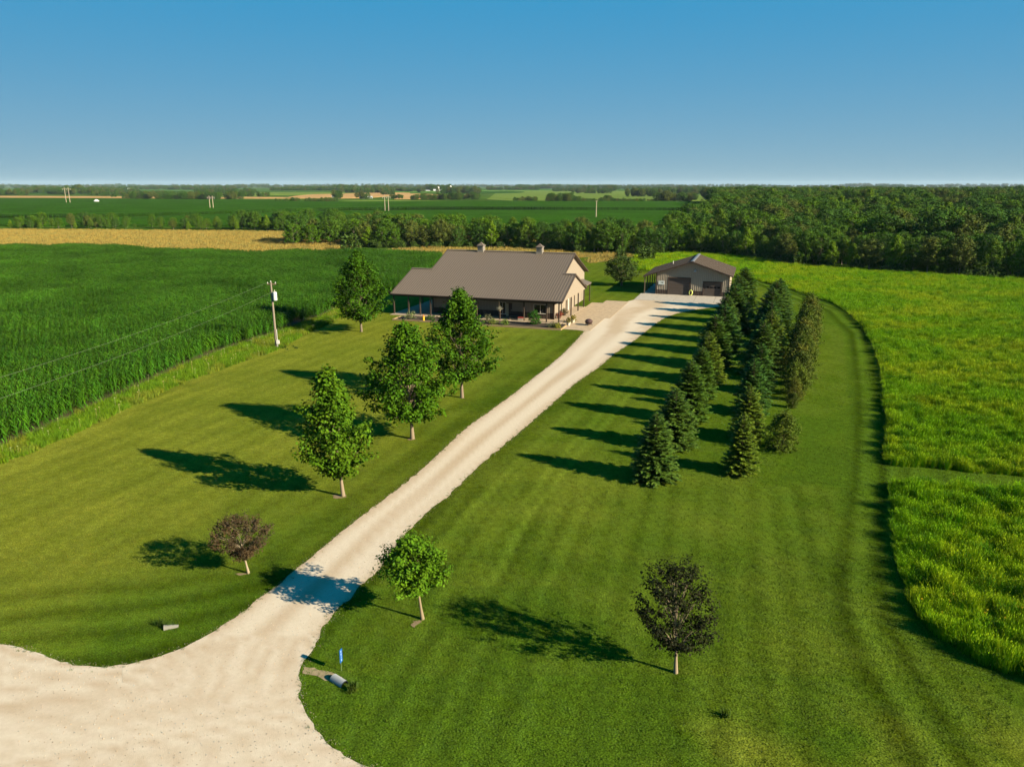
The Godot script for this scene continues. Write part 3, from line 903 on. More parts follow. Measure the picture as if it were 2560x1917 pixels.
# ---------------------------------------------------------------- workshop
func build_shop() -> void:
	var metal := mat(Color(0.11, 0.088, 0.072), 0.6)
	metal.metallic_specular = 0.15
	var trim := mat(Color(0.07, 0.048, 0.036), 0.55)
	var siding := layered(mat(Color(0.4, 0.345, 0.265), 0.6), grain(62, 0.03, 0.9, 1.0), 4.0, null, 1.0, true)
	var brown := mat(Color(0.075, 0.052, 0.042), 0.6)
	var doorm := mat(Color(0.09, 0.072, 0.062), 0.55)
	var wood := mat(Color(0.12, 0.095, 0.065), 0.7)
	var glass := mat(Color(0.012, 0.012, 0.014), 0.08)
	var r := Basis(Vector3.UP, deg_to_rad(HOUSE_TURN))
	var sh := thing("workshop", "tan metal workshop with two brown overhead doors and a lean-to", "workshop", HOUSE_AT + r * Vector3(8.2, 0, -32.4), HOUSE_TURN)
	var s := 0.335
	var pk := 5.75
	var xm := 5.83
	var dz := 13.2
	var top := func(x): return pk - absf(x - xm) * s - 0.14
	# roof: left slope runs out over the lean-to
	for q in [[-2.15, -1.0], [12.5, 1.0]]:
		var b := B.new()
		var run := absf(q[0] - xm)
		var up := Vector3(-q[1] , s, 0).normalized()
		var out := Vector3(q[1] * s, 1, 0).normalized()
		ribbed(b, Vector3(q[0], pk - run * s, 0.75), Vector3.FORWARD, up, out, 0.0, dz + 1.15, at_height(0), at_height(run * Vector2(1, s).length()), 0.3)
		part("roof", b, metal, sh)
		b = B.new()
		b.beam(Vector3(q[0], pk - run * s - 0.08, 0.75), Vector3(xm, pk - 0.08, 0.75), 0.2, 0.05)
		b.beam(Vector3(q[0], pk - run * s - 0.08, 0.77), Vector3(xm, pk - 0.08, 0.77), 0.05, 0.2)
		part("rake_board", b, trim, sh)
		b = B.new()
		b.beam(Vector3(q[0], pk - run * s - 0.09, 0.75), Vector3(q[0], pk - run * s - 0.09, -dz - 0.4), 0.06, 0.2)
		part("eave_board", b, trim, sh)
		b = B.new()
		b.quad(Vector3(q[0], pk - run * s - 0.12, 0.7), Vector3(q[0], pk - run * s - 0.12, -dz - 0.4), Vector3(xm, pk - 0.12, -dz - 0.4), Vector3(xm, pk - 0.12, 0.7))
		part("soffit", b, mat(Color(0.2, 0.165, 0.12), 0.7), sh)
	var b := B.new()
	b.box(Vector3(xm - 0.14, pk + 0.03, -dz / 2), Vector3(0.32, 0.05, dz + 1.4), Basis(Vector3.BACK, atan(s)))
	b.box(Vector3(xm + 0.14, pk + 0.031, -dz / 2), Vector3(0.32, 0.05, dz + 1.4), Basis(Vector3.BACK, -atan(s)))
	part("ridge_cap", b, mat(Color(0.17, 0.165, 0.16), 0.4), sh)
	# front wall round the two doors
	b = B.new()
	for q in [[0.0, 2.03, 0.82], [2.03, 5.64, 2.9], [5.64, 7.8, 0.82], [7.8, 10.75, 2.4], [10.75, 11.9, 0.82]]:
		ribbed(b, Vector3.ZERO, Vector3.RIGHT, Vector3.UP, Vector3.BACK, q[0], q[1], at_height(q[2]), top, 0.29, 0.045, 0.1)
	part("front_wall", b, siding, sh)
	for q in [[0.0, 2.03], [5.64, 7.8], [10.75, 11.9]]:
		b = B.new()
		ribbed(b, Vector3.ZERO, Vector3.RIGHT, Vector3.UP, Vector3.BACK, q[0], q[1], at_height(0.03), at_height(0.81), 0.29, 0.045, 0.1)
		part("wainscot", b, brown, sh)
	b = B.new()
	ribbed(b, Vector3(11.9, 0, 0), Vector3.FORWARD, Vector3.UP, Vector3.RIGHT, 0.0, dz, at_height(0.03), at_height(top.call(11.9)), 0.29, 0.03, 0.08)
	part("right_wall", b, siding, sh)
	b = B.new()
	ribbed(b, Vector3(0, 0, 0), Vector3.FORWARD, Vector3.UP, Vector3.LEFT, 0.0, dz, at_height(0.03), at_height(top.call(0.0)), 0.29, 0.03, 0.08)
	part("left_wall", b, siding, sh)
	b = B.new()
	ribbed(b, Vector3(0, 0, -dz), Vector3.RIGHT, Vector3.UP, Vector3.FORWARD, 0.0, 11.9, at_height(0.03), top, 0.29, 0.03, 0.08)
	part("back_wall", b, siding, sh)
	for x in [0.0, 11.9]:
		b = B.new()
		b.span(Vector3(x - 0.08, 0.02, -0.08), Vector3(x + 0.08, top.call(x), 0.08))
		part("corner_trim", b, trim, sh)
	# overhead doors, panel by panel
	for q in [[2.03, 5.64, 2.9, 5], [7.8, 10.75, 2.4, 4]]:
		var d := Node3D.new()
		d.name = "overhead_door"
		sh.add_child(d, true)
		var ph: float = (q[2] - 0.05) / q[3]
		for k in int(q[3]):
			b = B.new()
			b.span(Vector3(q[0] + 0.08, 0.03 + k * ph, -0.16), Vector3(q[1] - 0.08, 0.03 + (k + 1) * ph - 0.02, -0.11))
			part("panel", b, doorm, d)
		b = B.new()
		b.span(Vector3(q[0] - 0.1, 0.02, -0.14), Vector3(q[0] + 0.09, q[2] + 0.1, 0.07)); b.span(Vector3(q[1] - 0.09, 0.02, -0.14), Vector3(q[1] + 0.1, q[2] + 0.1, 0.07))
		b.span(Vector3(q[0] + 0.09, q[2] - 0.08, -0.14), Vector3(q[1] - 0.09, q[2] + 0.1, 0.07))
		part("door_frame", b, trim, d)
		if q[3] == 4:
			for k in 4:
				b = B.new()
				b.box(Vector3(q[0] + 0.75 + k * 0.58, 1.5, -0.1), Vector3(0.42, 0.24, 0.03))
				part("pane", b, glass, d)
	# lean-to posts and floor
	for z in [0.1, -3.2, -6.5, -9.8, -13.0]:
		b = B.new()
		b.span(Vector3(-2.0, 0.0, z - 0.08), Vector3(-1.84, 2.98, z + 0.08))
		part("post", b, wood, sh)
	b = B.new()
	b.span(Vector3(-2.1, -0.05, 0.2), Vector3(0.0, 0.06, -dz))
	part("lean_to_floor", b, mat(Color(0.42, 0.38, 0.32), 0.9), sh)
	b = B.new()
	b.lathe(Vector3(1.9, 0, -7.5), [[0.06, pk - 3.93 * s - 0.05], [0.06, pk - 3.93 * s + 0.55], [0.0, pk - 3.93 * s + 0.56]], 8)
	part("vent_pipe", b, mat(Color(0.7, 0.68, 0.62), 0.5), sh)
	b = B.new()
	b.box(Vector3(6.35, 4.35, 0.12), Vector3(0.12, 0.14, 0.2)); b.lathe(Vector3(6.35, 4.02, 0.3), [[0.24, 0.0], [0.2, 0.16], [0.08, 0.3], [0.05, 0.36]], 14)
	part("yard_lamp", b, mat(Color(0.5, 0.5, 0.48), 0.4), sh)
	# the board on the wall: a dark tapering mark on pale blue-grey, too small to read
	var sg := thing("wall_sign", "small pale rectangular sign with dark marking beside the tall workshop door", "sign", HOUSE_AT + r * Vector3(9.08, 2.0, -32.3), HOUSE_TURN)
	b = B.new()
	b.box(Vector3.ZERO, Vector3(1.0, 0.62, 0.04))
	part("board", b, mat(Color(0.62, 0.7, 0.7), 0.5), sg)
	b = B.new()
	b.quad(Vector3(-0.22, 0.03, 0.024), Vector3(0.3, -0.08, 0.024), Vector3(0.33, 0.12, 0.024), Vector3(0.05, 0.11, 0.024))
	part("marking", b, mat(Color(0.06, 0.085, 0.08), 0.6), sg)
	var hr := thing("garden_hose", "coiled yellow-green hose ring leaning beside the tall workshop door", "hose", HOUSE_AT + r * Vector3(14.05, 0.05, -31.98), HOUSE_TURN)
	for k in 3:
		b = B.new()
		var ps := []
		var rd := []
		for i in 25:
			var a := TAU * i / 24
			ps.append(Vector3(cos(a) * (0.3 - k * 0.03), 0.5 + sin(a) * (0.44 - k * 0.04), -0.12 * sin(a) + k * 0.05 - 0.03)); rd.append(0.035)
		b.tube(ps, rd, 6, false)
		part("loop", b, mat(Color(0.55, 0.62, 0.16), 0.5), hr)

# ---------------------------------------------------------------- yard things
func in_house(x: float, y: float, w: float) -> Vector3:   # house axes: x right, w away from the lawn
	return HOUSE_AT + Basis(Vector3.UP, deg_to_rad(HOUSE_TURN)) * Vector3(x, y, -w)

func small_plant(called: String, label: String, at: Vector3, p: Dictionary, back: Color) -> Node3D:
	var o := thing(called, label, "plant", at)
	var m := broadleaf(p.seed, p)
	put("stem", m[0], mat(Color.WHITE, 0.8, true), o)
	put("foliage", m[1], leafy(back), o)
	return o

func build_yard() -> void:
	var timber := layered(mat(Color(0.40, 0.29, 0.15), 0.85), grain(71, 0.05, 0.7, 1.0), 0.8, null, 1.0, true)
	var soil := layered(mat(Color(0.06, 0.043, 0.03), 0.95), grain(72, 0.06, 0.5, 1.0), 1.2, null, 1.0, true)
	# raised bed along the porch
	var bed := thing("flower_bed", "long timber-edged flower bed in front of the farmhouse porch", "flower bed", HOUSE_AT, HOUSE_TURN)
	var b: B
	for k in 6:
		b = B.new()
		b.span(Vector3(-23.0 + k * 4.0, -0.02, 4.42 + 0.015 * k), Vector3(-23.0 + k * 4.0 + 3.98, 0.2 + 0.004 * (k % 3), 4.26 + 0.015 * k))
		part("board", b, timber, bed)
	for q in [[-23.0, 4.24, 1.9], [0.82, 4.3, 1.4]]:
		b = B.new()
		b.span(Vector3(q[0], -0.02, q[1]), Vector3(q[0] + 0.16, 0.2, q[2]))
		part("board", b, timber, bed)
	b = B.new()
	b.quad(Vector3(-22.9, 0.1, 4.3), Vector3(0.85, 0.1, 4.35), Vector3(0.85, 0.1, 0.6), Vector3(-22.9, 0.1, 0.6))
	part("mulch", b, soil, bed)
	# what grows in it
	var g := Color(0.05, 0.1, 0.014)
	small_plant("round_shrub", "dense dark green round shrub between the porch posts", in_house(-3.35, 0.05, -1.9), {"seed": 301, "h": 1.75, "r": 0.85, "base": 0.12, "kind": "round", "clumps": 46, "clump": 0.3, "leaves": 46, "size": 0.13, "col": Color(0.03, 0.095, 0.012), "trunk": 0.04}, Color(0.2, 0.3, 0.05))
	var spots := [[-20.9, -2.9, 0.95, 0.85, "pale variegated grass clump at the shaded end of the flower bed", Color(0.16, 0.2, 0.08)],
		[-18.0, -2.9, 0.6, 0.6, "low green clump beside the yellow ornament in the flower bed", Color(0.06, 0.1, 0.03)],
		[-9.55, -2.7, 1.1, 0.7, "grey-green airy perennial in the middle of the flower bed", Color(0.12, 0.13, 0.07)],
		[-8.45, -3.6, 0.75, 0.65, "yellow-green mounded perennial at the middle of the bed edge", Color(0.15, 0.19, 0.04)],
		[-6.85, -3.5, 0.65, 0.62, "small bright green mound between perennial and round shrub", Color(0.11, 0.17, 0.03)],
		[-0.5, -3.1, 0.6, 0.75, "grey-green low plant at the driveway end of the bed", Color(0.11, 0.12, 0.06)],
		[0.25, -3.6, 0.6, 0.5, "lime green plant at the outer corner of the flower bed", Color(0.2, 0.21, 0.03)]]
	for i in spots.size():
		var q: Array = spots[i]
		small_plant("perennial", q[4], in_house(q[0], 0.05, q[1]), {"seed": 310 + i, "h": q[2], "r": q[3], "base": 0.08, "kind": "bush", "clumps": 26, "clump": 0.2, "leaves": 30, "size": 0.12, "col": q[5], "trunk": 0.02, "spread": 1.2}, Color(0.2, 0.25, 0.06))
	# garden ornament
	var orn := thing("garden_ornament", "small yellow ornament with orange top at the flower bed edge", "ornament", in_house(-18.5, 0.09, -3.9))
	b = B.new()
	b.lathe(Vector3.ZERO, [[0.2, 0.0], [0.2, 0.06], [0.15, 0.08], [0.15, 0.5], [0.18, 0.52], [0.18, 0.57]], 14)
	part("body", b, mat(Color(0.62, 0.42, 0.02), 0.5), orn)
	b = B.new()
	b.lathe(Vector3.ZERO, [[0.17, 0.57], [0.13, 0.68], [0.05, 0.75], [0.03, 0.85], [0.0, 0.86]], 14)
	part("cap", b, mat(Color(0.6, 0.17, 0.02), 0.5), orn)
	# pots and baskets
	var pots := [[1.08, -0.9, "white pot of trailing yellow-green foliage nearest the flower bed", Color(0.6, 0.55, 0.45), Color(0.17, 0.15, 0.03)],
		[1.15, 1.3, "white pot of yellow-green foliage farther along the side slab", Color(0.6, 0.55, 0.45), Color(0.2, 0.17, 0.03)],
		[-1.35, 3.6, "pot of red flowers at the farmhouse front corner", Color(0.12, 0.06, 0.04), Color(0.22, 0.05, 0.03)],
		[-1.3, 6.2, "dark pot of mixed foliage beside the garage door", Color(0.05, 0.04, 0.03), Color(0.10, 0.09, 0.04)]]
	for i in pots.size():
		var q: Array = pots[i]
		var po := thing("flower_pot", q[2], "flower pot", in_house(q[0], 0.05 if i != 2 else 0.02, q[1]))
		b = B.new()
		b.lathe(Vector3.ZERO, [[0.0, 0.0], [0.2, 0.0], [0.3, 0.42], [0.33, 0.42], [0.33, 0.48], [0.28, 0.48], [0.26, 0.4], [0.0, 0.4]], 14)
		part("pot", b, mat(q[3], 0.6), po)
		var m := broadleaf(330 + i, {"h": 0.95, "r": 0.5, "base": 0.42, "kind": "bush", "clumps": 22, "clump": 0.18, "leaves": 30, "size": 0.1, "col": q[4], "trunk": 0.015})
		put("foliage", m[1], leafy(Color(0.2, 0.2, 0.05)), po)
	var bk := thing("hanging_basket", "white flowering basket hanging from the porch beam before the door", "basket", in_house(-8.9, 1.3, -0.05))
	b = B.new()
	b.lathe(Vector3.ZERO, [[0.0, 0.0], [0.18, 0.03], [0.27, 0.2], [0.28, 0.22], [0.24, 0.22], [0.0, 0.18]], 12)
	for k in 3: b.tube([Vector3(cos(k * 2.09) * 0.26, 0.2, sin(k * 2.09) * 0.26), Vector3(0, 1.36, 0)], [0.008, 0.008], 4)
	part("basket", b, mat(Color(0.2, 0.16, 0.1), 0.8), bk)
	var bm := broadleaf(341, {"h": 0.6, "r": 0.42, "base": 0.15, "kind": "bush", "clumps": 18, "clump": 0.16, "leaves": 30, "size": 0.08, "col": Color(0.26, 0.26, 0.2), "trunk": 0.01})
	put("blossoms", bm[1], leafy(Color(0.2, 0.2, 0.15)), bk)
	# porch bench and cool box
	var bn := thing("porch_bench", "low slatted bench on the shaded porch near the front door", "bench", in_house(-6.9, 0.08, 1.1), HOUSE_TURN)
	var bw := mat(Color(0.16, 0.12, 0.08), 0.7)
	for k in 4:
		b = B.new()
		b.box(Vector3(0, 0.44, -0.21 + k * 0.14), Vector3(1.7, 0.04, 0.11))
		part("slat", b, bw, bn)
	for x in [-0.75, 0.75]:
		for z in [-0.2, 0.2]:
			b = B.new()
			b.box(Vector3(x, 0.21, z), Vector3(0.07, 0.42, 0.07))
			part("leg", b, bw, bn)
	var cb := thing("cool_box", "red and pale cool box on the porch by a post", "box", in_house(-5.9, 0.08, 0.35), HOUSE_TURN)
	b = B.new()
	b.box(Vector3(0, 0.2, 0), Vector3(0.75, 0.38, 0.42))
	part("body", b, mat(Color(0.5, 0.42, 0.32), 0.5), cb)
	b = B.new()
	b.box(Vector3(0, 0.44, 0), Vector3(0.79, 0.09, 0.46))
	part("lid", b, mat(Color(0.42, 0.05, 0.03), 0.5), cb)
	# fire pit ring on the slab
	var fp := thing("fire_pit", "round dark fire pit with handles on the concrete pad", "fire pit", in_house(3.6, 0.045, 0.1))
	b = B.new()
	b.lathe(Vector3.ZERO, [[0.36, 0.16], [0.46, 0.34], [0.5, 0.5], [0.55, 0.5], [0.55, 0.54], [0.46, 0.54], [0.4, 0.36], [0.0, 0.3]], 18)
	part("bowl", b, mat(Color(0.05, 0.025, 0.022), 0.6), fp)
	for k in 4:
		b = B.new()
		var a := k * PI / 2 + 0.4
		b.tube([Vector3(cos(a) * 0.48, 0.0, sin(a) * 0.48), Vector3(cos(a) * 0.4, 0.4, sin(a) * 0.4)], [0.03, 0.03], 6)
		part("leg", b, mat(Color(0.03, 0.02, 0.02), 0.6), fp)
	b = B.new()
	b.lathe(Vector3.ZERO, [[0.5, 0.54], [0.42, 0.7], [0.2, 0.82], [0.0, 0.84]], 16)
	part("screen_cover", b, mat(Color(0.06, 0.03, 0.03), 0.7), fp)
	# utility pole
	var pl := thing("utility_pole", "weathered wooden utility pole with grey transformer at the corn edge", "utility pole", Vector3(-26.9, 0, -83.1))
	b = B.new()
	b.tube([Vector3(0, -0.2, 0), Vector3(-0.02, 4, 0), Vector3(-0.05, 7.55, 0)], [0.15, 0.125, 0.1], 10)
	part("pole", b, layered(mat(Color(0.27, 0.23, 0.18), 0.9), grain(73, 0.03, 0.6, 1.0), 1.1, null, 1.0, true), pl)
	b = B.new()
	b.lathe(Vector3(0.33, 5.5, 0.12), [[0.0, 0.0], [0.22, 0.0], [0.23, 0.05], [0.23, 0.85], [0.2, 0.93], [0.0, 0.96]], 14)
	b.box(Vector3(0.14, 6.1, 0.06), Vector3(0.2, 0.1, 0.08)); b.box(Vector3(0.14, 5.75, 0.06), Vector3(0.2, 0.1, 0.08))
	var tf := part("transformer", b, mat(Color(0.55, 0.58, 0.6), 0.45), pl)
	b = B.new()
	b.lathe(Vector3(0.33, 6.45, 0.12), [[0.04, 0.0], [0.07, 0.06], [0.04, 0.1], [0.06, 0.16], [0.0, 0.24]], 8)
	part("bushing", b, mat(Color(0.5, 0.45, 0.38), 0.4), tf)
	b = B.new()
	b.beam(Vector3(-0.45, 7.3, 0), Vector3(0.5, 7.3, 0), 0.09, 0.1)
	part("crossarm", b, mat(Color(0.2, 0.15, 0.1), 0.9), pl)
	for x in [-0.4, -0.05, 0.46]:
		b = B.new()
		b.lathe(Vector3(x, 7.35 if x != -0.05 else 7.5, 0), [[0.02, 0.0], [0.06, 0.07], [0.03, 0.11], [0.055, 0.15], [0.0, 0.2]], 8)
		part("insulator", b, mat(Color(0.6, 0.62, 0.6), 0.3), pl)
	b = B.new()
	b.box(Vector3(0.27, 0.75, 0.2), Vector3(0.3, 0.42, 0.2)); b.tube([Vector3(0.2, 0, 0.16), Vector3(0.19, 2.2, 0.1)], [0.035, 0.035], 6)
	part("meter_box", b, mat(Color(0.6, 0.6, 0.58), 0.5), pl)
	for q in [[Vector3(-27.3, 7.5, -83.1), Vector3(-31.9, 7.6, -25.0), "upper overhead wire running from the utility pole over the corn"], [Vector3(-26.7, 6.5, -83.0), Vector3(-30.3, 6.9, -25.0), "lower overhead wire running from the transformer over the corn"]]:
		b = B.new()
		var ps := []
		var rd := []
		for k in 25:
			var f := k / 24.0
			var p: Vector3 = q[0].lerp(q[1], f)
			p.y -= 4.0 * f * (1 - f) * 0.75
			ps.append(p); rd.append(0.010)
		b.tube(ps, rd, 5, false)
		tag(put("overhead_wire", b.mesh(), mat(Color(0.1, 0.14, 0.08), 0.8)), q[2], "wire")
	# address sign
	var ad := thing("address_sign", "narrow blue address sign on thin post beside the driveway mouth", "sign", Vector3(-6.54, 0, -24.7), 74.0)
	b = B.new()
	b.tube([Vector3(0, -0.1, 0), Vector3(0, 0.95, 0)], [0.014, 0.014], 5)
	part("post", b, mat(Color(0.10, 0.16, 0.07), 0.6), ad)
	b = B.new()
	b.box(Vector3(0, 0.68, 0.02), Vector3(0.2, 0.56, 0.012))
	part("plate", b, mat(Color(0.008, 0.09, 0.36), 0.4), ad)
	b = B.new()
	for k in 4: b.box(Vector3(0.0, 0.86 - k * 0.12, 0.028), Vector3(0.04 if k != 2 else 0.02, 0.085, 0.004))
	part("marking", b, mat(Color(0.4, 0.55, 0.7), 0.4), ad)
	# culverts under the drive mouth
	var galv := mat(Color(0.4, 0.43, 0.45), 0.5)
	var cv := thing("culvert_pipe", "short corrugated grey metal culvert end in the grass below the sign", "culvert", Vector3(-6.75, 0.0, -24.2))
	b = B.new()
	var ax := Vector3(0.78, -0.03, 0.6).normalized()
	var cps := []
	var crd := []
	for k in 45:
		cps.append(Vector3(0.02, 0.03, -0.02) + ax * (k * 0.0145)); crd.append(0.165 + (0.016 if k % 4 < 2 else -0.012))
	b.tube(cps, crd, 18, false)
	part("corrugated_wall", b, galv, cv)
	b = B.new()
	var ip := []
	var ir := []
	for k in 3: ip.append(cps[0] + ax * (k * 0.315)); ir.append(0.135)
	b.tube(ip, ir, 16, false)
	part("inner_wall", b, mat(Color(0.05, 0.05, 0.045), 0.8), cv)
	var cl := thing("culvert_pipe", "flared grey culvert end half sunk in grass near the road", "culvert", Vector3(-14.3, 0, -27.6))
	b = B.new()
	b.tube([Vector3(0.22, 0.0, -0.08), Vector3(0.05, 0.02, -0.02), Vector3(-0.22, 0.02, 0.06), Vector3(-0.32, 0.02, 0.1)], [0.08, 0.1, 0.13, 0.15], 16, false)
	part("pipe_wall", b, mat(Color(0.2, 0.2, 0.17), 0.8), cl)
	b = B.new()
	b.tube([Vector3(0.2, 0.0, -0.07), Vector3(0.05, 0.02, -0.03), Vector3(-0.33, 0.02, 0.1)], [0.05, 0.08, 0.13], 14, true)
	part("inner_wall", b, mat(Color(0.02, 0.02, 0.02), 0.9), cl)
	# bare gravel washed beside the culvert
	var bare := ragged(smooth_line(xz([-8.2, -25.1, -7.6, -24.9, -7.1, -24.65, -6.6, -24.4, -6.35, -24.1, -6.6, -23.95, -7.0, -24.1, -7.5, -24.45, -8.0, -24.6, -8.2, -25.1]), 0.1), 0.12, 77, 2.0)
	structure(put("bare_patch", sheet(bare, 0.12, 0.01, func(p): return Color(0.42, 0.34, 0.2) * (0.85 + 0.3 * n_small.get_noise_2d(p.x * 4, p.y * 4))).mesh(), layered(mat(Color.WHITE, 0.95, true), grain(41, 0.09, 0.6, 1.0), 1.0, null, 1.0)))

# ---------------------------------------------------------------- trees on the lawn
func lawn_tree(called: String, label: String, sd: int, at: Vector3, p: Dictionary, back: Color, cat := "tree") -> Node3D:
	var o := thing(called, label, cat, at)
	var m := broadleaf(sd, p)
	put("trunk", m[0], mat(Color.WHITE, 0.9, true), o)
	put("crown", m[1], leafy(back), o)
	return o

func build_lawn_trees() -> void:
	var green := Color(0.05, 0.12, 0.007)
	var bk := Color(0.14, 0.24, 0.03)
	lawn_tree("maple_tree", "slender young maple with pale upper leaves nearest the road", 101, Vector3(-10.12, 0, -41.29), {"h": 7.75, "r": 1.95, "base": 1.6, "kind": "maple", "clumps": 165, "clump": 0.46, "leaves": 70, "size": 0.2, "col": Color(0.064, 0.135, 0.008), "lobes": 0.75, "gaps": -0.5, "trunk": 0.11, "rise": 1.5, "spread": 0.9, "lean": Vector3(-0.45, 0, 0.1), "bark": Color(0.24, 0.19, 0.13)}, bk)
	lawn_tree("maple_tree", "broad full maple in the middle of the front lawn", 102, Vector3(-7.31, 0, -51.68), {"h": 8.45, "r": 3.15, "base": 1.7, "kind": "maple", "clumps": 260, "clump": 0.56, "leaves": 70, "size": 0.21, "col": green, "lobes": 0.65, "gaps": -0.5, "trunk": 0.14, "rise": 1.1, "spread": 0.7, "lean": Vector3(-0.25, 0, 0), "bark": Color(0.22, 0.175, 0.12)}, bk)
	lawn_tree("maple_tree", "tall maple standing between driveway and farmhouse porch", 103, Vector3(-4.37, 0, -62.6), {"h": 9.4, "r": 2.75, "base": 1.8, "kind": "maple", "clumps": 250, "clump": 0.54, "leaves": 68, "size": 0.21, "col": Color(0.045, 0.11, 0.007), "lobes": 0.65, "gaps": -0.5, "trunk": 0.135, "rise": 1.2, "spread": 0.7, "lean": Vector3(-0.1, 0, 0), "bark": Color(0.2, 0.16, 0.11)}, bk)
	lawn_tree("maple_tree", "dense dark maple at the corn corner beyond the utility pole", 104, Vector3(-19.13, 0, -92.9), {"h": 10.1, "r": 3.45, "base": 1.7, "kind": "maple", "clumps": 270, "clump": 0.62, "leaves": 64, "size": 0.23, "col": Color(0.04, 0.102, 0.007), "trunk": 0.15, "rise": 1.1, "spread": 0.5, "bark": Color(0.16, 0.13, 0.09)}, bk)
	lawn_tree("plum_tree", "small spreading bronze-leaved tree left of the driveway", 105, Vector3(-12.65, 0, -32.13), {"h": 2.9, "r": 1.5, "base": 0.95, "kind": "vase", "clumps": 150, "clump": 0.24, "leaves": 60, "size": 0.08, "col": Color(0.066, 0.048, 0.026), "lobes": 0.3, "trunk": 0.06, "rise": 0.8, "spread": 0.9, "lean": Vector3(-0.3, 0, 0.1), "bark": Color(0.3, 0.25, 0.17)}, Color(0.2, 0.12, 0.06))
	lawn_tree("young_shade_tree", "small bright green round tree beside the driveway edge", 106, Vector3(-3.84, 0, -28.23), {"h": 3.75, "r": 1.22, "base": 1.5, "kind": "round", "clumps": 120, "clump": 0.32, "leaves": 84, "size": 0.12, "col": Color(0.072, 0.16, 0.009), "trunk": 0.075, "rise": 0.9, "spread": 0.5, "lean": Vector3(-0.35, 0, 0.1), "bark": Color(0.24, 0.19, 0.12)}, bk)
	lawn_tree("crimson_maple", "dark purple-leaved young tree on the open right lawn", 107, Vector3(6.26, 0, -24.6), {"h": 4.45, "r": 1.5, "base": 1.15, "kind": "round", "clumps": 112, "clump": 0.25, "leaves": 66, "size": 0.095, "col": Color(0.017, 0.020, 0.009), "lobes": 0.6, "trunk": 0.075, "rise": 1.4, "spread": 1.5, "lean": Vector3(-0.2, 0, -0.1), "bark": Color(0.28, 0.22, 0.15)}, Color(0.06, 0.04, 0.03))
	lawn_tree("apple_tree", "low spreading tree on the grass between house and workshop", 108, Vector3(20.26, 0, -137.5), {"h": 5.3, "r": 3.05, "base": 1.1, "kind": "round", "clumps": 150, "clump": 0.55, "leaves": 46, "size": 0.24, "col": Color(0.055, 0.092, 0.02), "trunk": 0.2, "rise": 0.8}, bk)
	# worn earth at the foot of trunks
	var em := layered(mat(Color(0.27, 0.2, 0.12), 0.95), grain(72, 0.06, 0.6, 1.0), 1.0, null, 1.0)
	for q in [[-10.3, -41.15, 0.55, 0.22], [-7.25, -51.55, 0.3, 0.18], [-4.3, -62.5, 0.25, 0.15], [-13.0, -31.95, 0.25, 0.12], [-4.15, -27.9, 0.16, 0.16]]:
		var ring := PackedVector2Array()
		for i in 22: ring.append(Vector2(q[0] + cos(TAU * i / 22) * q[2], q[1] + sin(TAU * i / 22) * q[3]))
		structure(put("earth_patch", flat(ragged(ring, 0.22, int(q[0] * 10) + 400, 2.2), 0.012).mesh(), em))

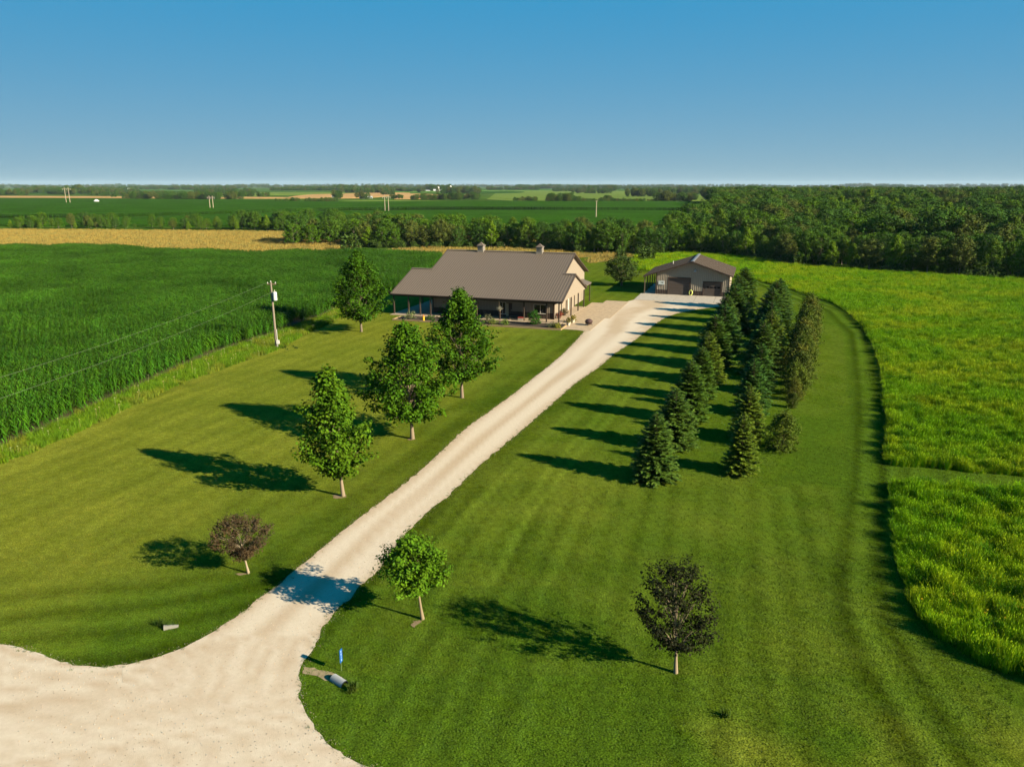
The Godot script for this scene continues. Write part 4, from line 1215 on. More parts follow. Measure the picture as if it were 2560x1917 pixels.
func build_spruces() -> void:
	var bark := mat(Color.WHITE, 0.9, true)
	var needle := leafy(Color(0.05, 0.09, 0.04))
	var kinds := []
	var looks := [[4.6, 1.76, Color(0.048, 0.1, 0.014), Color(0.092, 0.165, 0.026)], [4.6, 1.7, Color(0.042, 0.094, 0.011), Color(0.08, 0.155, 0.02)], [4.6, 1.6, Color(0.07, 0.122, 0.013), Color(0.13, 0.19, 0.02)], [4.6, 1.6, Color(0.036, 0.094, 0.015), Color(0.068, 0.15, 0.027)]]
	for i in looks.size():
		var q: Array = looks[i]
		kinds.append(spruce(201 + i, q[0], q[1], q[2], q[3]))
	var r := RandomNumberGenerator.new()
	r.seed = 77
	var rows := [["row beside the driveway", Vector2(9.12, -43.74), Vector2(2.335, -6.16), 12, "spruces in the row beside the driveway"], ["middle row of the windbreak", Vector2(14.76, -45.08), Vector2(2.45, -6.4), 10, "spruces in the middle row of the windbreak"]]
	for k in 2:
		var row: Array = rows[k]
		for i in int(row[3]):
			var p: Vector2 = row[1] + row[2] * i + Vector2(r.randf_range(-0.25, 0.25), r.randf_range(-0.3, 0.3))
			var at := Vector3(p.x, 0, p.y)
			var h := lerpf(4.1, 5.7, clampf(i / 8.0, 0, 1)) * r.randf_range(0.93, 1.08) * (0.92 if k == 1 and i == 1 else 1.0)
			var kd: int = ([0, 0, 1, 1, 2, 1, 3, 0, 1, 3, 0, 1] if k == 0 else [2, 2, 3, 3, 0, 2, 3, 1, 0, 3, 1])[i]
			var label := "%s spruce from the lawn end of the %s" % [CORD[i], row[0]]
			var o := thing("spruce_tree", label, "spruce", at, r.randf() * 360, row[4])
			put("trunk", kinds[kd][0], bark, o)
			put("crown", kinds[kd][1], needle, o)
			var wd := r.randf_range(0.9, 1.1) * lerpf(0.9, 1.12, clampf(i / 8.0, 0, 1))
			o.scale = Vector3(h / 4.6 * wd, h / 4.6, h / 4.6 * wd)
	# outer row: bronze-green shrubs
	var shr := []
	for i in 3:
		shr.append(broadleaf(221 + i, {"h": 3.0, "r": 1.15, "base": 0.12, "kind": "column", "clumps": 130, "clump": 0.33, "leaves": 50, "size": 0.12, "col": [Color(0.075, 0.112, 0.014), Color(0.058, 0.086, 0.014), Color(0.1, 0.115, 0.018)][i], "trunk": 0.05, "rise": 1.2, "spread": 0.8}))
	var bl := leafy(Color(0.12, 0.13, 0.04))
	var spots := [[19.0, -49.3, 2.6], [23.5, -59.6, 1.35], [24.4, -61.8, 1.9]]
	for i in 11: spots.append([25.3 + i * 1.22, -63.9 - i * 2.85, lerpf(2.9, 4.7, minf(1.0, i / 7.0))])
	for i in spots.size():
		var q: Array = spots[i]
		var h: float = q[2] * r.randf_range(0.94, 1.06)
		var o := thing("windbreak_shrub", "%s bronze-green shrub from the lawn end of the outer windbreak row" % CORD[i], "shrub", Vector3(q[0] + r.randf_range(-0.2, 0.2), 0, q[1]), r.randf() * 360, "bronze-green shrubs of the outer windbreak row")
		put("trunk", shr[i % 3][0], bark, o)
		put("crown", shr[i % 3][1], bl, o)
		var wd := clampf(0.75 + h * 0.09, 0.7, 1.12)
		o.scale = Vector3(wd * h / 3.0 if h < 2.8 else wd, h / 3.0, wd * h / 3.0 if h < 2.8 else wd)

# ---------------------------------------------------------------- crops and grasses
func build_fields() -> void:
	var r := RandomNumberGenerator.new()
	r.seed = 500
	var leafm := leafy(Color(0.2, 0.36, 0.04))
	# soil and corn
	var field := smooth_line(corn_edge, 1.0)
	field.append_array(xz([-17.5, -170, -16.86, -186, -28.48, -192, -38.3, -196, -70.2, -193, -93.3, -200, -111.9, -213, -150, -214, -190, -210, -120, -110, -75, -38]))
	structure(put("corn_soil", flat(field, 0.02).mesh(), layered(mat(Color(0.075, 0.055, 0.035), 0.95), grain(72, 0.06, 0.6, 1.0), 2.0, null, 1.0)))
	var rows := [corn_row(1), corn_row(2), corn_row(3)]
	var place := [[], [], []]
	var leaf_tone := [PackedColorArray(), PackedColorArray(), PackedColorArray()]
	var dirn := Vector2(0.1, -1.0).normalized()
	var side := Vector2(-dirn.y, dirn.x)
	var gap := noise(81, 0.06, 2)
	var lo := -230.0
	for i in range(-10, 260):
		for j in range(0, 185):
			var p := Vector2(-14.0, -36.0) + dirn * (j + r.randf() * 0.3) - side * (i * 0.76)
			if p.x < p.y * 0.76 - 6.0: continue      # beyond the edge of view
			if not Geometry2D.is_point_in_polygon(p, field): continue
			var g := gap.get_noise_2d(p.x, p.y)
			if g < -0.42 and r.randf() < 0.5: continue
			var s := 1.0 + g * 0.16 + r.randf_range(-0.05, 0.05)
			var k := r.randi() % 3
			place[k].append(Transform3D(Basis(Vector3.UP, atan2(-dirn.y, dirn.x) + (PI if r.randf() < 0.5 else 0.0)).scaled(Vector3(1, s, 1)), Vector3(p.x, 0, p.y)))
			leaf_tone[k].append(varied(r, Color(1, 1, 1) * (1.02 + g * 0.4 + n_mid.get_noise_2d(p.x * 0.5, p.y * 0.8) * 0.3), 0.2))
	var corn := Node3D.new()
	corn.name = "corn_field"
	add_child(corn)
	stuff(corn, "tall dense green corn filling the field behind the utility pole", "corn")
	for k in 3: scattered("corn_rows", rows[k], leafm, place[k], leaf_tone[k], corn)
	# weedy margin between corn and lawn
	var margin := smooth_line(corn_edge, 0.6)
	var back := smooth_line(lawn_edge, 0.6)
	back.reverse()
	margin = margin.slice(0, int(margin.size() * 0.80))
	margin.append_array(ragged(back, 0.25, 83, 0.5))
	var tuft := [grass_clump(11, 26, 0.22, 0.55, 0.012, 0.1), grass_clump(12, 22, 0.2, 0.7, 0.014, 0.2)]
	var weeds := Node3D.new()
	weeds.name = "field_margin_weeds"
	add_child(weeds)
	stuff(weeds, "bright weedy grass strip between the corn and the lawn", "weeds")
	for k in 2:
		var pts := scatter_in(margin, 0.34, r)
		var tints := PackedColorArray()
		for p in pts: tints.append(varied(r, Color(0.11, 0.215, 0.010) if n_mid.get_noise_2d(p.x, p.y) > -0.2 else Color(0.16, 0.215, 0.02), 0.3))
		scattered("weed_tufts", tuft[k], leafm, tuft_spots(pts, 0.0, 0.35, 0.9, r), tints, weeds)
	# pale flower heads among the weeds
	var fl := B.new()
	fl.col = Color.WHITE
	for k in 7: fl.leaf(Vector3(0, 0.62 + 0.02 * (k % 3), 0), Vector3(cos(k * 0.9), 0.1, sin(k * 0.9)), Vector3.UP, 0.07, 0.03)
	fl.tube([Vector3.ZERO, Vector3(0.02, 0.64, 0)], [0.006, 0.005], 3, false)
	var fpts := scatter_in(margin, 1.7, r)
	scattered("pale_blossoms", fl.mesh(), leafy(Color(0.2, 0.2, 0.1)), tuft_spots(fpts, 0.0, 0.7, 1.3, r), tint_list(fpts.size(), Color(0.5, 0.48, 0.22), r), weeds)
	# hay meadow on the right
	var grasses := [grass_clump(21, 48, 0.22, 0.54, 0.007, 0.06), grass_clump(22, 44, 0.2, 0.6, 0.008, 0.1)]
	var under := layered(dull(mat(Color(0.06, 0.12, 0.008), 0.95)), grain(31, 0.035, 0.5, 1.0), 3.0, null, 1.0)
	var edges := [meadow_near, meadow_far]
	var said := ["lush tall meadow grass in the small block nearest the lawn", "lush tall meadow grass sweeping back to the woods"]
	var nb := noise(91, 0.5, 3)
	for e in 2:
		var p := ragged(smooth_line(edges[e], 0.5), 0.2, 92 + e, 0.7)
		structure(put("meadow_ground", flat(p, 0.03).mesh(), under))
		var md := Node3D.new()
		md.name = numbered("meadow_grass")
		add_child(md)
		stuff(md, said[e], "meadow grass")
		for k in 2:
			var spots := []
			var tints := PackedColorArray()
			var bands := [[-8.0, -62.0, 0.24, 1.0], [-62.0, -100.0, 0.32, 1.2], [-100.0, -215.0, 0.5, 1.7]]
			for bd in bands:
				var win := PackedVector2Array([Vector2(-10, bd[0]), Vector2(160, bd[0]), Vector2(160, bd[1]), Vector2(-10, bd[1])])
				for piece in Geometry2D.intersect_polygons(p, win):
					for q in scatter_in(piece, bd[2], r):
						if q.x > -q.y * 0.74 + 9.0: continue
						var v := nb.get_noise_2d(q.x, q.y * 1.6)
						var w := n_big.get_noise_2d(q.x * 1.6, q.y * 2.5)
						var s: float = r.randf_range(0.8, 1.15) * (1.0 + v * 1.35) * (1.0 if bd[3] < 1.1 else 0.92)
						if s < 0.38: continue
						spots.append(Transform3D(Basis(Vector3.UP, r.randf() * TAU).scaled(Vector3(bd[3], s, bd[3])), Vector3(q.x, 0.0, q.y)))
						var kind := n_mid.get_noise_2d(q.x * 2.2 + 50.0, q.y * 3.0)
						var tone := Color(0.16, 0.34, 0.004).lerp(Color(0.29, 0.4, 0.008), clampf(0.4 + w * 1.4 + kind * 0.5, 0, 1))
						if kind < -0.36 + r.randf() * 0.1: tone = Color(0.075, 0.2, 0.006)     # darker clover-like patches
						tints.append(varied(r, tone, 0.3))
			scattered("grass_clumps", grasses[k], leafm, spots, tints, md)
	# yellow flower heads at the near meadow edge
	var yp := PackedVector2Array()
	for k in 34:
		yp.append(Vector2(19.4, -28.5) + Vector2(r.randfn(), r.randfn()) * Vector2(0.9, 1.1))
		yp.append(Vector2(22.4, -27.6) + Vector2(r.randfn(), r.randfn()) * Vector2(0.8, 0.8))
	stuff(scattered("yellow_flowers", fl.mesh(), leafy(Color(0.2, 0.2, 0.05)), tuft_spots(yp, 0.0, 0.35, 0.9, r), tint_list(yp.size(), Color(0.34, 0.27, 0.01), r)), "small yellow wildflowers dotted in the near meadow", "flowers")
	# grass spilling over the gravel edges
	var ep := PackedVector2Array()
	for line in [smooth_line(drive_left, 0.12), smooth_line(drive_right, 0.12), smooth_line(xz([-40, -30.6, -29, -28.3, -20.76, -26.42, -19.36, -25.99, -17.66, -25.30, -16.21, -24.95, -15.09, -25.04]), 0.12), smooth_line(xz([-7.79, -23.33, -7.42, -22.58, -7.05, -21.99, -6.53, -21.31, -5.91, -20.67, -5.19, -20.16, -4.53, -19.84, -3.4, -19.4]), 0.12)]:
		for q in line:
			if r.randf() < 0.6: ep.append(q + Vector2(r.randfn(), r.randfn()) * 0.12)
	var et := grass_clump(31, 20, 0.13, 0.13, 0.008, 0.0)
	stuff(scattered("edge_grass", et, leafm, tuft_spots(ep, 0.01, 0.25, 0.6, r), tint_list(ep.size(), Color(0.07, 0.13, 0.006), r)), "ragged grass tufts along the gravel edges", "grass")
	# the turf itself, blade tufts standing in the near lawn
	var turf := [grass_clump(51, 12, 0.085, 0.05, 0.005, 0.0), grass_clump(52, 10, 0.075, 0.06, 0.006, 0.0)]
	var lt := [[], []]
	var lc := [PackedColorArray(), PackedColorArray()]
	var stones := []
	var stone_c := PackedColorArray()
	for bd in [[-16.0, -34.0, 0.17], [-34.0, -50.0, 0.24], [-50.0, -72.0, 0.4]]:
		for q in scatter_in(PackedVector2Array([Vector2(-36, bd[0]), Vector2(36, bd[0]), Vector2(36, bd[1]), Vector2(-36, bd[1])]), bd[2], r):
			if absf(q.x) > -q.y * 0.72 + 1.5: continue
			if q.x < across(lawn_edge, q.y): continue
			if Geometry2D.is_point_in_polygon(q, drive_outline) or Geometry2D.is_point_in_polygon(q, road_outline):
				if r.randf() < 0.4:
					var k2 := r.randf_range(0.012, 0.03)
					stones.append(Transform3D(Basis.from_euler(Vector3(r.randf() * 6, r.randf() * 6, r.randf() * 6)).scaled(Vector3(k2, k2 * 0.7, k2)), Vector3(q.x, 0.022, q.y)))
					stone_c.append(varied(r, Color(0.42, 0.37, 0.3), 0.4))
				continue
			if Geometry2D.is_point_in_polygon(q, meadow_near) or Geometry2D.is_point_in_polygon(q, meadow_far): continue
			var k := r.randi() % 2
			var s := r.randf_range(0.6, 1.3)
			lt[k].append(Transform3D(Basis(Vector3.UP, r.randf() * TAU).scaled(Vector3(s, s * r.randf_range(0.7, 1.2), s)), Vector3(q.x, 0, q.y)))
			lc[k].append(varied(r, lawn_tint(q) * 1.05, 0.3))
	var tn := Node3D.new()
	tn.name = "lawn_grass"
	add_child(tn)
	stuff(tn, "short mown turf of the lawn around the driveway", "grass")
	for k in 2: scattered("turf_tufts", turf[k], leafm, lt[k], lc[k], tn)
	# stones thrown out of the wheel tracks, some of them into the grass edge
	for line in [smooth_line(drive_left, 0.1), smooth_line(drive_right, 0.1), smooth_line(xz([-29, -28.3, -20.76, -26.42, -19.36, -25.99, -17.66, -25.30, -16.21, -24.95, -15.09, -25.04]), 0.08), smooth_line(xz([-7.79, -23.33, -7.42, -22.58, -7.05, -21.99, -6.53, -21.31, -5.91, -20.67, -5.19, -20.16, -4.53, -19.84, -3.4, -19.4]), 0.08)]:
		for q in line:
			for k3 in 3:
				var k4 := r.randf_range(0.006, 0.02)
				stones.append(Transform3D(Basis.from_euler(Vector3(r.randf() * 6, r.randf() * 6, r.randf() * 6)).scaled(Vector3(k4, k4 * 0.7, k4)), Vector3(q.x + r.randfn() * 0.11, 0.02, q.y + r.randfn() * 0.11)))
				stone_c.append(varied(r, Color(0.36, 0.31, 0.24), 0.35))
	var pb := B.new()
	for k5 in 8:
		var sx := 1.0 if k5 & 1 else -1.0
		var sy := 1.0 if k5 & 2 else -1.0
		var sz := 1.0 if k5 & 4 else -1.0
		if sx * sy * sz > 0: pb.tri(Vector3(sx, 0, 0), Vector3(0, sy, 0), Vector3(0, 0, sz))
		else: pb.tri(Vector3(0, sy, 0), Vector3(sx, 0, 0), Vector3(0, 0, sz))
	stuff(scattered("loose_stones", pb.mesh(), dull(mat(Color.WHITE, 0.95, true)), stones, stone_c), "loose pale stones on the gravel and its grassy edges", "stones")
	# taller clump near the bottom of the lawn, and by the pole and culverts
	var wp := PackedVector2Array()
	for k in 2: wp.append(Vector2(7.49, -22.2) + Vector2(r.randfn(), r.randfn()) * 0.04)
	for k in 8: wp.append(Vector2(-5.95, -23.6) + Vector2(r.randfn(), r.randfn()) * 0.12)
	for k in 9: wp.append(Vector2(-14.75, -27.75) + Vector2(r.randfn() * 0.2, r.randfn() * 0.1))
	for k in 40: wp.append(Vector2(-26.9, -83.0) + Vector2(r.randfn() * 0.9, r.randfn() * 0.5))
	stuff(scattered("tall_weeds", grass_clump(32, 24, 0.12, 0.24, 0.009, 0.1), leafm, tuft_spots(wp, 0.0, 0.7, 1.4, r), tint_list(wp.size(), Color(0.05, 0.088, 0.014), r)), "unmown grass clumps around pole, culverts and lawn", "grass")

func tint_list(k: int, c: Color, r: RandomNumberGenerator) -> PackedColorArray:
	var o := PackedColorArray()
	for i in k: o.append(varied(r, c, 0.3))
	return o

# ---------------------------------------------------------------- woods behind the fields
func build_woods() -> void:
	var r := RandomNumberGenerator.new()
	r.seed = 900
	var bark := mat(Color.WHITE, 0.9, true)
	var leafm := leafy(Color(0.16, 0.24, 0.05))
	var tones := [Color(0.064, 0.135, 0.014), Color(0.085, 0.155, 0.016), Color(0.048, 0.112, 0.016), Color(0.11, 0.2, 0.012), Color(0.1, 0.132, 0.026), Color(0.07, 0.15, 0.011)]
	var says := ["dark green", "mid green", "deep blue-green", "bright green", "olive grey-green", "leafy green"]
	var protos := []
	for i in 6:
		protos.append(broadleaf(600 + i, {"h": 10.0, "r": [3.6, 3.2, 3.9, 2.9, 3.3, 4.1][i], "base": [1.2, 2.0, 1.0, 1.6, 2.4, 1.4][i], "kind": ["round", "maple", "round", "upright", "round", "bush"][i], "clumps": 105, "clump": 0.9, "leaves": 66, "size": 0.32, "col": tones[i], "trunk": 0.17, "rise": 0.9, "spread": 0.3, "bark": Color(0.2, 0.18, 0.14)}))
	var edge := smooth_line(xz([-235, -330, -215, -324, -153, -317, -93, -307, -72, -297, -54, -266, -45, -229, -20, -227, 0, -225, 12, -218, 22, -208, 34, -206.5, 47, -206, 56, -200, 63, -190, 66, -177, 73, -169, 80, -162, 87, -156.5, 93, -152, 101, -148, 122, -139]), 1.0)
	var total := 0.0
	var seats := []
	# front rows, tree by tree
	var k := 0
	var walked := 0.0
	while k < edge.size() - 1:
		var p := edge[k]
		var d := (edge[min(k + 3, edge.size() - 1)] - p).normalized()
		var away := Vector2(d.y, -d.x)
		if away.y > 0 and absf(away.x) < 0.9: away = -away
		if away.dot(p) < 0: away = -away
		var west := p.x < -72
		var rows := 3 if west else 4
		for row in rows:
			if west and (n_mid.get_noise_2d(p.x * 0.35, row * 7.0) < (-0.4 if p.x > -150 else -0.05) or r.randf() < 0.15): continue
			var q := p + away * (row * 6.2 + r.randf_range(0, 2.5)) + d * r.randf_range(-1.8, 1.8)
			if absf(q.x) > -q.y * 0.73 + 6: continue
			var h := r.randf_range(5.4, 8.6) + row * 0.25
			if west: h = (r.randf_range(2.2, 5.5) if row == 0 else r.randf_range(4.0, 7.4)) * (1.15 if p.x > -120 else 0.9)
			if p.x > 47: h = r.randf_range(5.2, 7.8) + row * 0.35
			seats.append([q, h, row, "behind the golden field" if west else ("behind the farmhouse" if p.x < 47 else "at the meadow side of the woods")])
		k += 4
	for s in seats:
		var i := r.randi() % 6
		if s[2] > 0 and i == 3: i = 0
		var h: float = s[1]
		var o := thing("woodland_tree", "%s %s tree in the %s %s" % ["short" if h < 5.6 else ("tall" if h > 7.6 else "middling"), says[i], ["front row", "second row", "third row", "fourth row"][s[2]], s[3]], "tree", Vector3(s[0].x, 0, s[0].y), r.randf() * 360, "trees " + String(s[3]))
		put("trunk", protos[i][0], bark, o)
		put("crown", protos[i][1], leafm, o)
		var w := h / 10.0 * r.randf_range(0.85, 1.2)
		o.scale = Vector3(w, h / 10.0, w)
	# the mass of the woods behind them
	var mass := Node3D.new()
	mass.name = "forest"
	add_child(mass)
	stuff(mass, "dense deciduous forest filling the valley beyond the meadow", "forest")
	var spots := [[], [], [], [], [], []]
	var region := xz([47, -226, 57, -216, 70, -205, 80, -192, 92, -182, 100, -176, 125, -166, 150, -150, 210, -260, 640, -820, 205, -830, 150, -560, 92, -352])
	var und := noise(95, 0.012, 2)
	for q in scatter_in(region, 6.2, r):
		if q.x > -q.y * 0.76 + 8: continue
		if und.get_noise_2d(q.x, q.y) < -0.45 and q.y < -330: continue
		var h := r.randf_range(6.6, 11.0) + und.get_noise_2d(q.x + 300, q.y) * 2.5
		var i := r.randi() % 6
		if i == 3 and r.randf() < 0.5: i = 2
		var w := h / 10.0 * r.randf_range(0.95, 1.3)
		spots[i].append(Transform3D(Basis(Vector3.UP, r.randf() * TAU).scaled(Vector3(w, h / 10.0, w)), Vector3(q.x, valley_side(q), q.y)))
	var fb := sheet(region, 9.0, 0.0, func(_q): return Color(0.05, 0.07, 0.02))
	for i in fb.v.size(): fb.v[i].y = valley_side(Vector2(fb.v[i].x, fb.v[i].z)) + 0.02
	structure(put("forest_floor", fb.mesh(), mat(Color.WHITE, 0.95, true)))
	for i in 6:
		scattered("trees", protos[i][1], leafm, spots[i], PackedColorArray(), mass)
		scattered("trunks", protos[i][0], bark, spots[i], PackedColorArray(), mass)
	# shrubs and saplings at the foot of the wood
	var brush := broadleaf(640, {"h": 2.2, "r": 1.5, "base": 0.1, "kind": "bush", "clumps": 40, "clump": 0.5, "leaves": 26, "size": 0.34, "col": Color(0.055, 0.098, 0.018), "trunk": 0.04})
	var bs := []
	for q in edge:
		if r.randf() < 0.55 and q.x > -60 and not (q.x > 20 and q.x < 34): bs.append(Transform3D(Basis(Vector3.UP, r.randf() * TAU).scaled(Vector3.ONE * r.randf_range(0.4, 1.0)), Vector3(q.x + r.randfn() * 1.2, 0, q.y + r.randfn() * 0.8 + 0.5)))
	stuff(scattered("undergrowth", brush[1], leafm, bs), "low brush along the foot of the woods", "undergrowth")
	for q in [[Vector3(27.5, 0, -190.5), 1.0, "dark round bush beside the golden patch behind the house"], [Vector3(33.0, 0, -184.5), 1.35, "green bush at the near edge of the woods behind the workshop"], [Vector3(-46, 0, -214), 1.9, "grey-green bush standing alone at the golden field corner"]]:
		var o := thing("field_bush", q[2], "bush", q[0])
		put("trunk", brush[0], bark, o)
		put("crown", brush[1], leafm, o)
		o.scale = Vector3.ONE * q[1]
	build_distance(r, protos, bark, leafm)

func valley_side(q: Vector2) -> float:   # the wooded ground climbs away from the meadow
	return smoothstep(190.0, 460.0, q.length()) * 4.5

func build_distance(r: RandomNumberGenerator, protos: Array, bark: Material, leafm: Material) -> void:
	# far groves, one thing per grove
	var groves := [[-1421, -1316, -2237, 15.8], [-1043, -1000, -1788, 18.9], [-1335, -1180, -2386, 13.2], [-456, -384, -1191, 8.4], [-239, -182, -775, 5.5], [-245, -229, -1020, 11.3], [-553, -391, -2386, 19], [-208, -194, -1020, 10.3], [-246, -220, -1430, 7.2], [-162, -146, -1020, 6.2], [-256, -175, -2237, 20], [-154, -65, -1555, 14.9], [-74, -42, -939, 9.5], [2, 28, -829, 6.3], [19, 224, -3582, 22], [36, 69, -775, 10.2], [95, 110, -829, 8.0], [108, 149, -792, 4.0], [177, 230, -1191, 13.2], [146, 182, -775, 12.2], [602, 688, -2754, 16.6], [210, 303, -2237, 18.0], [-794, -786, -1430, 5.1], [-689, -679, -1276, 4.5], [-607, -601, -1152, 3.5], [-540, -523, -1050, 3.7], [70, 146, -800, 4.5], [260, 420, -1500, 12.0], [330, 520, -1900, 13.0], [420, 700, -1300, 12.0], [500, 900, -1700, 13.0]]
	var dg := Node3D.new()
	dg.name = "distant_groves"
	add_child(dg)
	stuff(dg, "small groves and hedgerows scattered over the far fields", "grove")
	for i in 44:      # hedgerows and clumps over the whole plain
		var z := -lerpf(850.0, 3000.0, pow(r.randf(), 0.7))
		var x := r.randf_range(-0.72, 0.72) * -z
		if x > -z * 0.22 and z > -1100: continue
		var wd := r.randf_range(0.02, 0.11) * -z
		groves.append([x, x + wd, z, r.randf_range(4.0, 8.0) + -z * 0.0028])
	var sp := [[], [], []]
	for g in groves:
		var gap: float = maxf(g[3] * 0.5, 4.0)
		var n: int = maxi(2, int((g[1] - g[0]) / gap))
		for i in n * 3:
			var x := lerpf(g[0], g[1], r.randf())
			var z: float = g[2] - r.randf() * clampf((g[1] - g[0]) * 0.4, 14.0, 40.0)
			var h: float = g[3] * r.randf_range(0.6, 1.05)
			var w := h / 10.0 * r.randf_range(0.95, 1.4)
			sp[r.randi() % 3].append(Transform3D(Basis(Vector3.UP, r.randf() * TAU).scaled(Vector3(w, h / 10.0, w)), Vector3(x, 0, z)))
	for k in 3: scattered("grove_trees", protos[k * 2][1], leafm, sp[k], PackedColorArray(), dg)
	# the last tree lines under the sky
	var hz := Node3D.new()
	hz.name = "horizon_woods"
	add_child(hz)
	stuff(hz, "hazy blue line of woods along the horizon", "woods")
	sp = [[], [], []]
	var nh := noise(97, 0.0016, 3)
	for row in [[-2900.0, 11.0, 0.25], [-3700.0, 14.0, 0.0], [-4700.0, 17.0, -0.25], [-6200.0, 21.0, -0.9], [-8000.0, 27.0, -1.0]]:
		var x: float = row[0] * 0.78
		while x < -row[0] * 0.78:
			x += r.randf_range(5.0, 14.0) * (-row[0] / 3600.0)
			var v := nh.get_noise_2d(x, row[0])
			if v < row[2]: continue
			var h: float = row[1] * (0.72 + r.randf() * 0.3 + v * 0.5)
			var w := h / 10.0 * r.randf_range(1.3, 2.1)
			sp[r.randi() % 3].append(Transform3D(Basis(Vector3.UP, r.randf() * TAU).scaled(Vector3(w, h / 10.0, w)), Vector3(x, 0, row[0] + r.randfn() * 60)))
	for k in 3: scattered("horizon_trees", protos[k * 2][1], leafm, sp[k], PackedColorArray(), hz)

# ---------------------------------------------------------------- far fields and farmsteads
func build_far() -> void:
	var r := RandomNumberGenerator.new()
	r.seed = 1200
	# ripe golden fields near at hand
	var gold := layered(dull(mat(Color(0.31, 0.25, 0.07), 0.95)), grain(101, 0.03, 0.66, 1.0), 6.0, grain(102, 0.02, 0.72, 1.0), 46.0)
	var wheat := [xz([-240, -322, -214.6, -317.9, -153.15, -311.3, -93.3, -302, -72, -290, -55.3, -269, -47.4, -241, -44.3, -214, -44, -197, -70, -194.5, -93.3, -201.5, -112, -214.5, -152, -215.5, -190, -212]), xz([-38, -206, -32, -221, -19.8, -222.5, -0.7, -221, 9.8, -214.5, 19.3, -204.4, 18.3, -192, -16, -187.5, -28, -193.5]), xz([18.1, -178.5, 20.0, -194, 22.0, -203, 31, -203, 31.5, -197.7, 30.4, -192.5, 25.7, -184.5])]
	var straw := grass_clump(41, 30, 0.5, 0.6, 0.02, 0.3)
	var wd := Node3D.new()
	wd.name = "ripe_grain"
	add_child(wd)
	stuff(wd, "ripe golden grain standing beyond the corn", "grain")
	for i in 3:
		var p := ragged(smooth_line(wheat[i], 2.0), 0.6, 103 + i, 0.1)
		structure(put("grain_field", flat(p, 0.03).mesh(), gold))
		var pts := scatter_in(p, 1.15, r)
		var keep := PackedVector2Array()
		for q in pts:
			if q.x > q.y * 0.76 - 5 and n_mid.get_noise_2d(q.x * 0.3, q.y) > -0.35: keep.append(q)
		scattered("grain_tufts", straw, leafy(Color(0.2, 0.15, 0.05)), tuft_spots(keep, 0.0, 0.7, 1.2, r), tint_list(keep.size(), Color(0.3, 0.235, 0.06), r), wd)
	# far crops, each a slab of standing plants 2 m high
	var cornm := layered(dull(mat(Color(0.038, 0.118, 0.009), 0.9)), grain(111, 0.04, 0.6, 1.0), 60.0, grain(112, 0.02, 0.75, 1.0), 400.0)
	var lush := layered(dull(mat(Color(0.16, 0.245, 0.045), 0.9)), grain(111, 0.03, 0.75, 1.0), 120.0, grain(112, 0.02, 0.75, 1.0), 500.0)
	var tan := layered(dull(mat(Color(0.52, 0.33, 0.14), 0.9)), grain(111, 0.03, 0.8, 1.0), 90.0, grain(112, 0.02, 0.8, 1.0), 500.0)
	slab_field("far_corn", xz([-480, -400, -290, -350, -120, -335, -60, -300, 20, -262, 60, -262, 150, -420, 131, -520, -37, -545, -135, -515, -215, -425, -300, -410, -480, -440]), 0.9, cornm)
	slab_field("far_corn", xz([-560, -470, -300, -432, -205, -452, -135, -545, -37, -575, 131, -545, 215, -560, 235, -740, 0, -790, -180, -760, -330, -860, -900, -960, -900, -560]), 2.2, cornm)
	slab_field("far_grass_strip", xz([-100, -300, 25, -236, 62, -236, 60, -252, 20, -258, -60, -292]), 0.15, layered(dull(mat(Color(0.36, 0.29, 0.06), 0.95)), grain(101, 0.03, 0.7, 1.0), 20.0, null, 1.0))
	slab_field("stubble_field", xz([-320, -1070, -380, -1420, -380, -1820, -240, -1780, -205, -1235, -222, -1064]), 0.4, tan)
	slab_field("stubble_field", xz([-1300, -1190, -824, -1130, -338, -1040, -338, -1140, -824, -1270, -1300, -1340]), 0.4, tan)
	slab_field("stubble_field", xz([-153, -995, -241, -1627, -129, -1471, -64, -1404, -93, -1064]), 0.3, tan)
	slab_field("hay_field", xz([-33, -960, -8, -2300, 236, -2380, 400, -2100, 330, -1300, 200, -830, 46, -822]), 0.25, lush)
	slab_field("hay_field", xz([-190, -790, 50, -812, 60, -850, -60, -880, -180, -930]), 0.2, lush)
	slab_field("hay_field", xz([170, -900, 230, -890, 360, -1250, 250, -1300]), 0.6, lush)
	slab_field("far_corn", xz([-2600, -2700, -500, -1900, 0, -2450, 600, -2500, 1500, -1900, 2400, -2500, 2400, -2900, -2600, -3100]), 1.5, layered(dull(mat(Color(0.065, 0.15, 0.025), 0.9)), grain(111, 0.03, 0.7, 1.0), 300.0, null, 1.0))
	var patches := [[[-760, -1480, -420, -1420, -380, -1900, -820, -2050], lush], [[-1250, -1700, -860, -1620, -900, -2200, -1400, -2350], cornm], [[300, -1000, 560, -980, 720, -1420, 420, -1480], lush], [[520, -1600, 900, -1560, 1200, -2300, 640, -2450], lush], [[-640, -2400, -150, -2300, -120, -2900, -700, -3100], lush], [[40, -2700, 500, -2600, 560, -3300, 60, -3400], cornm], [[-1900, -2500, -1300, -2400, -1500, -3200, -2200, -3300], lush], [[-150, -1700, 0, -1680, 20, -2150, -160, -2200], cornm], [[700, -2600, 1300, -2500, 1500, -3300, 800, -3400], tan], [[-480, -1130, -420, -1120, -430, -1340, -520, -1360], lush]]
	for q in patches: slab_field("far_field", xz(q[0]), 0.5, q[1])
	# standing corn at the near edge of the farther field
	var row := corn_row(9)
	var sp := []
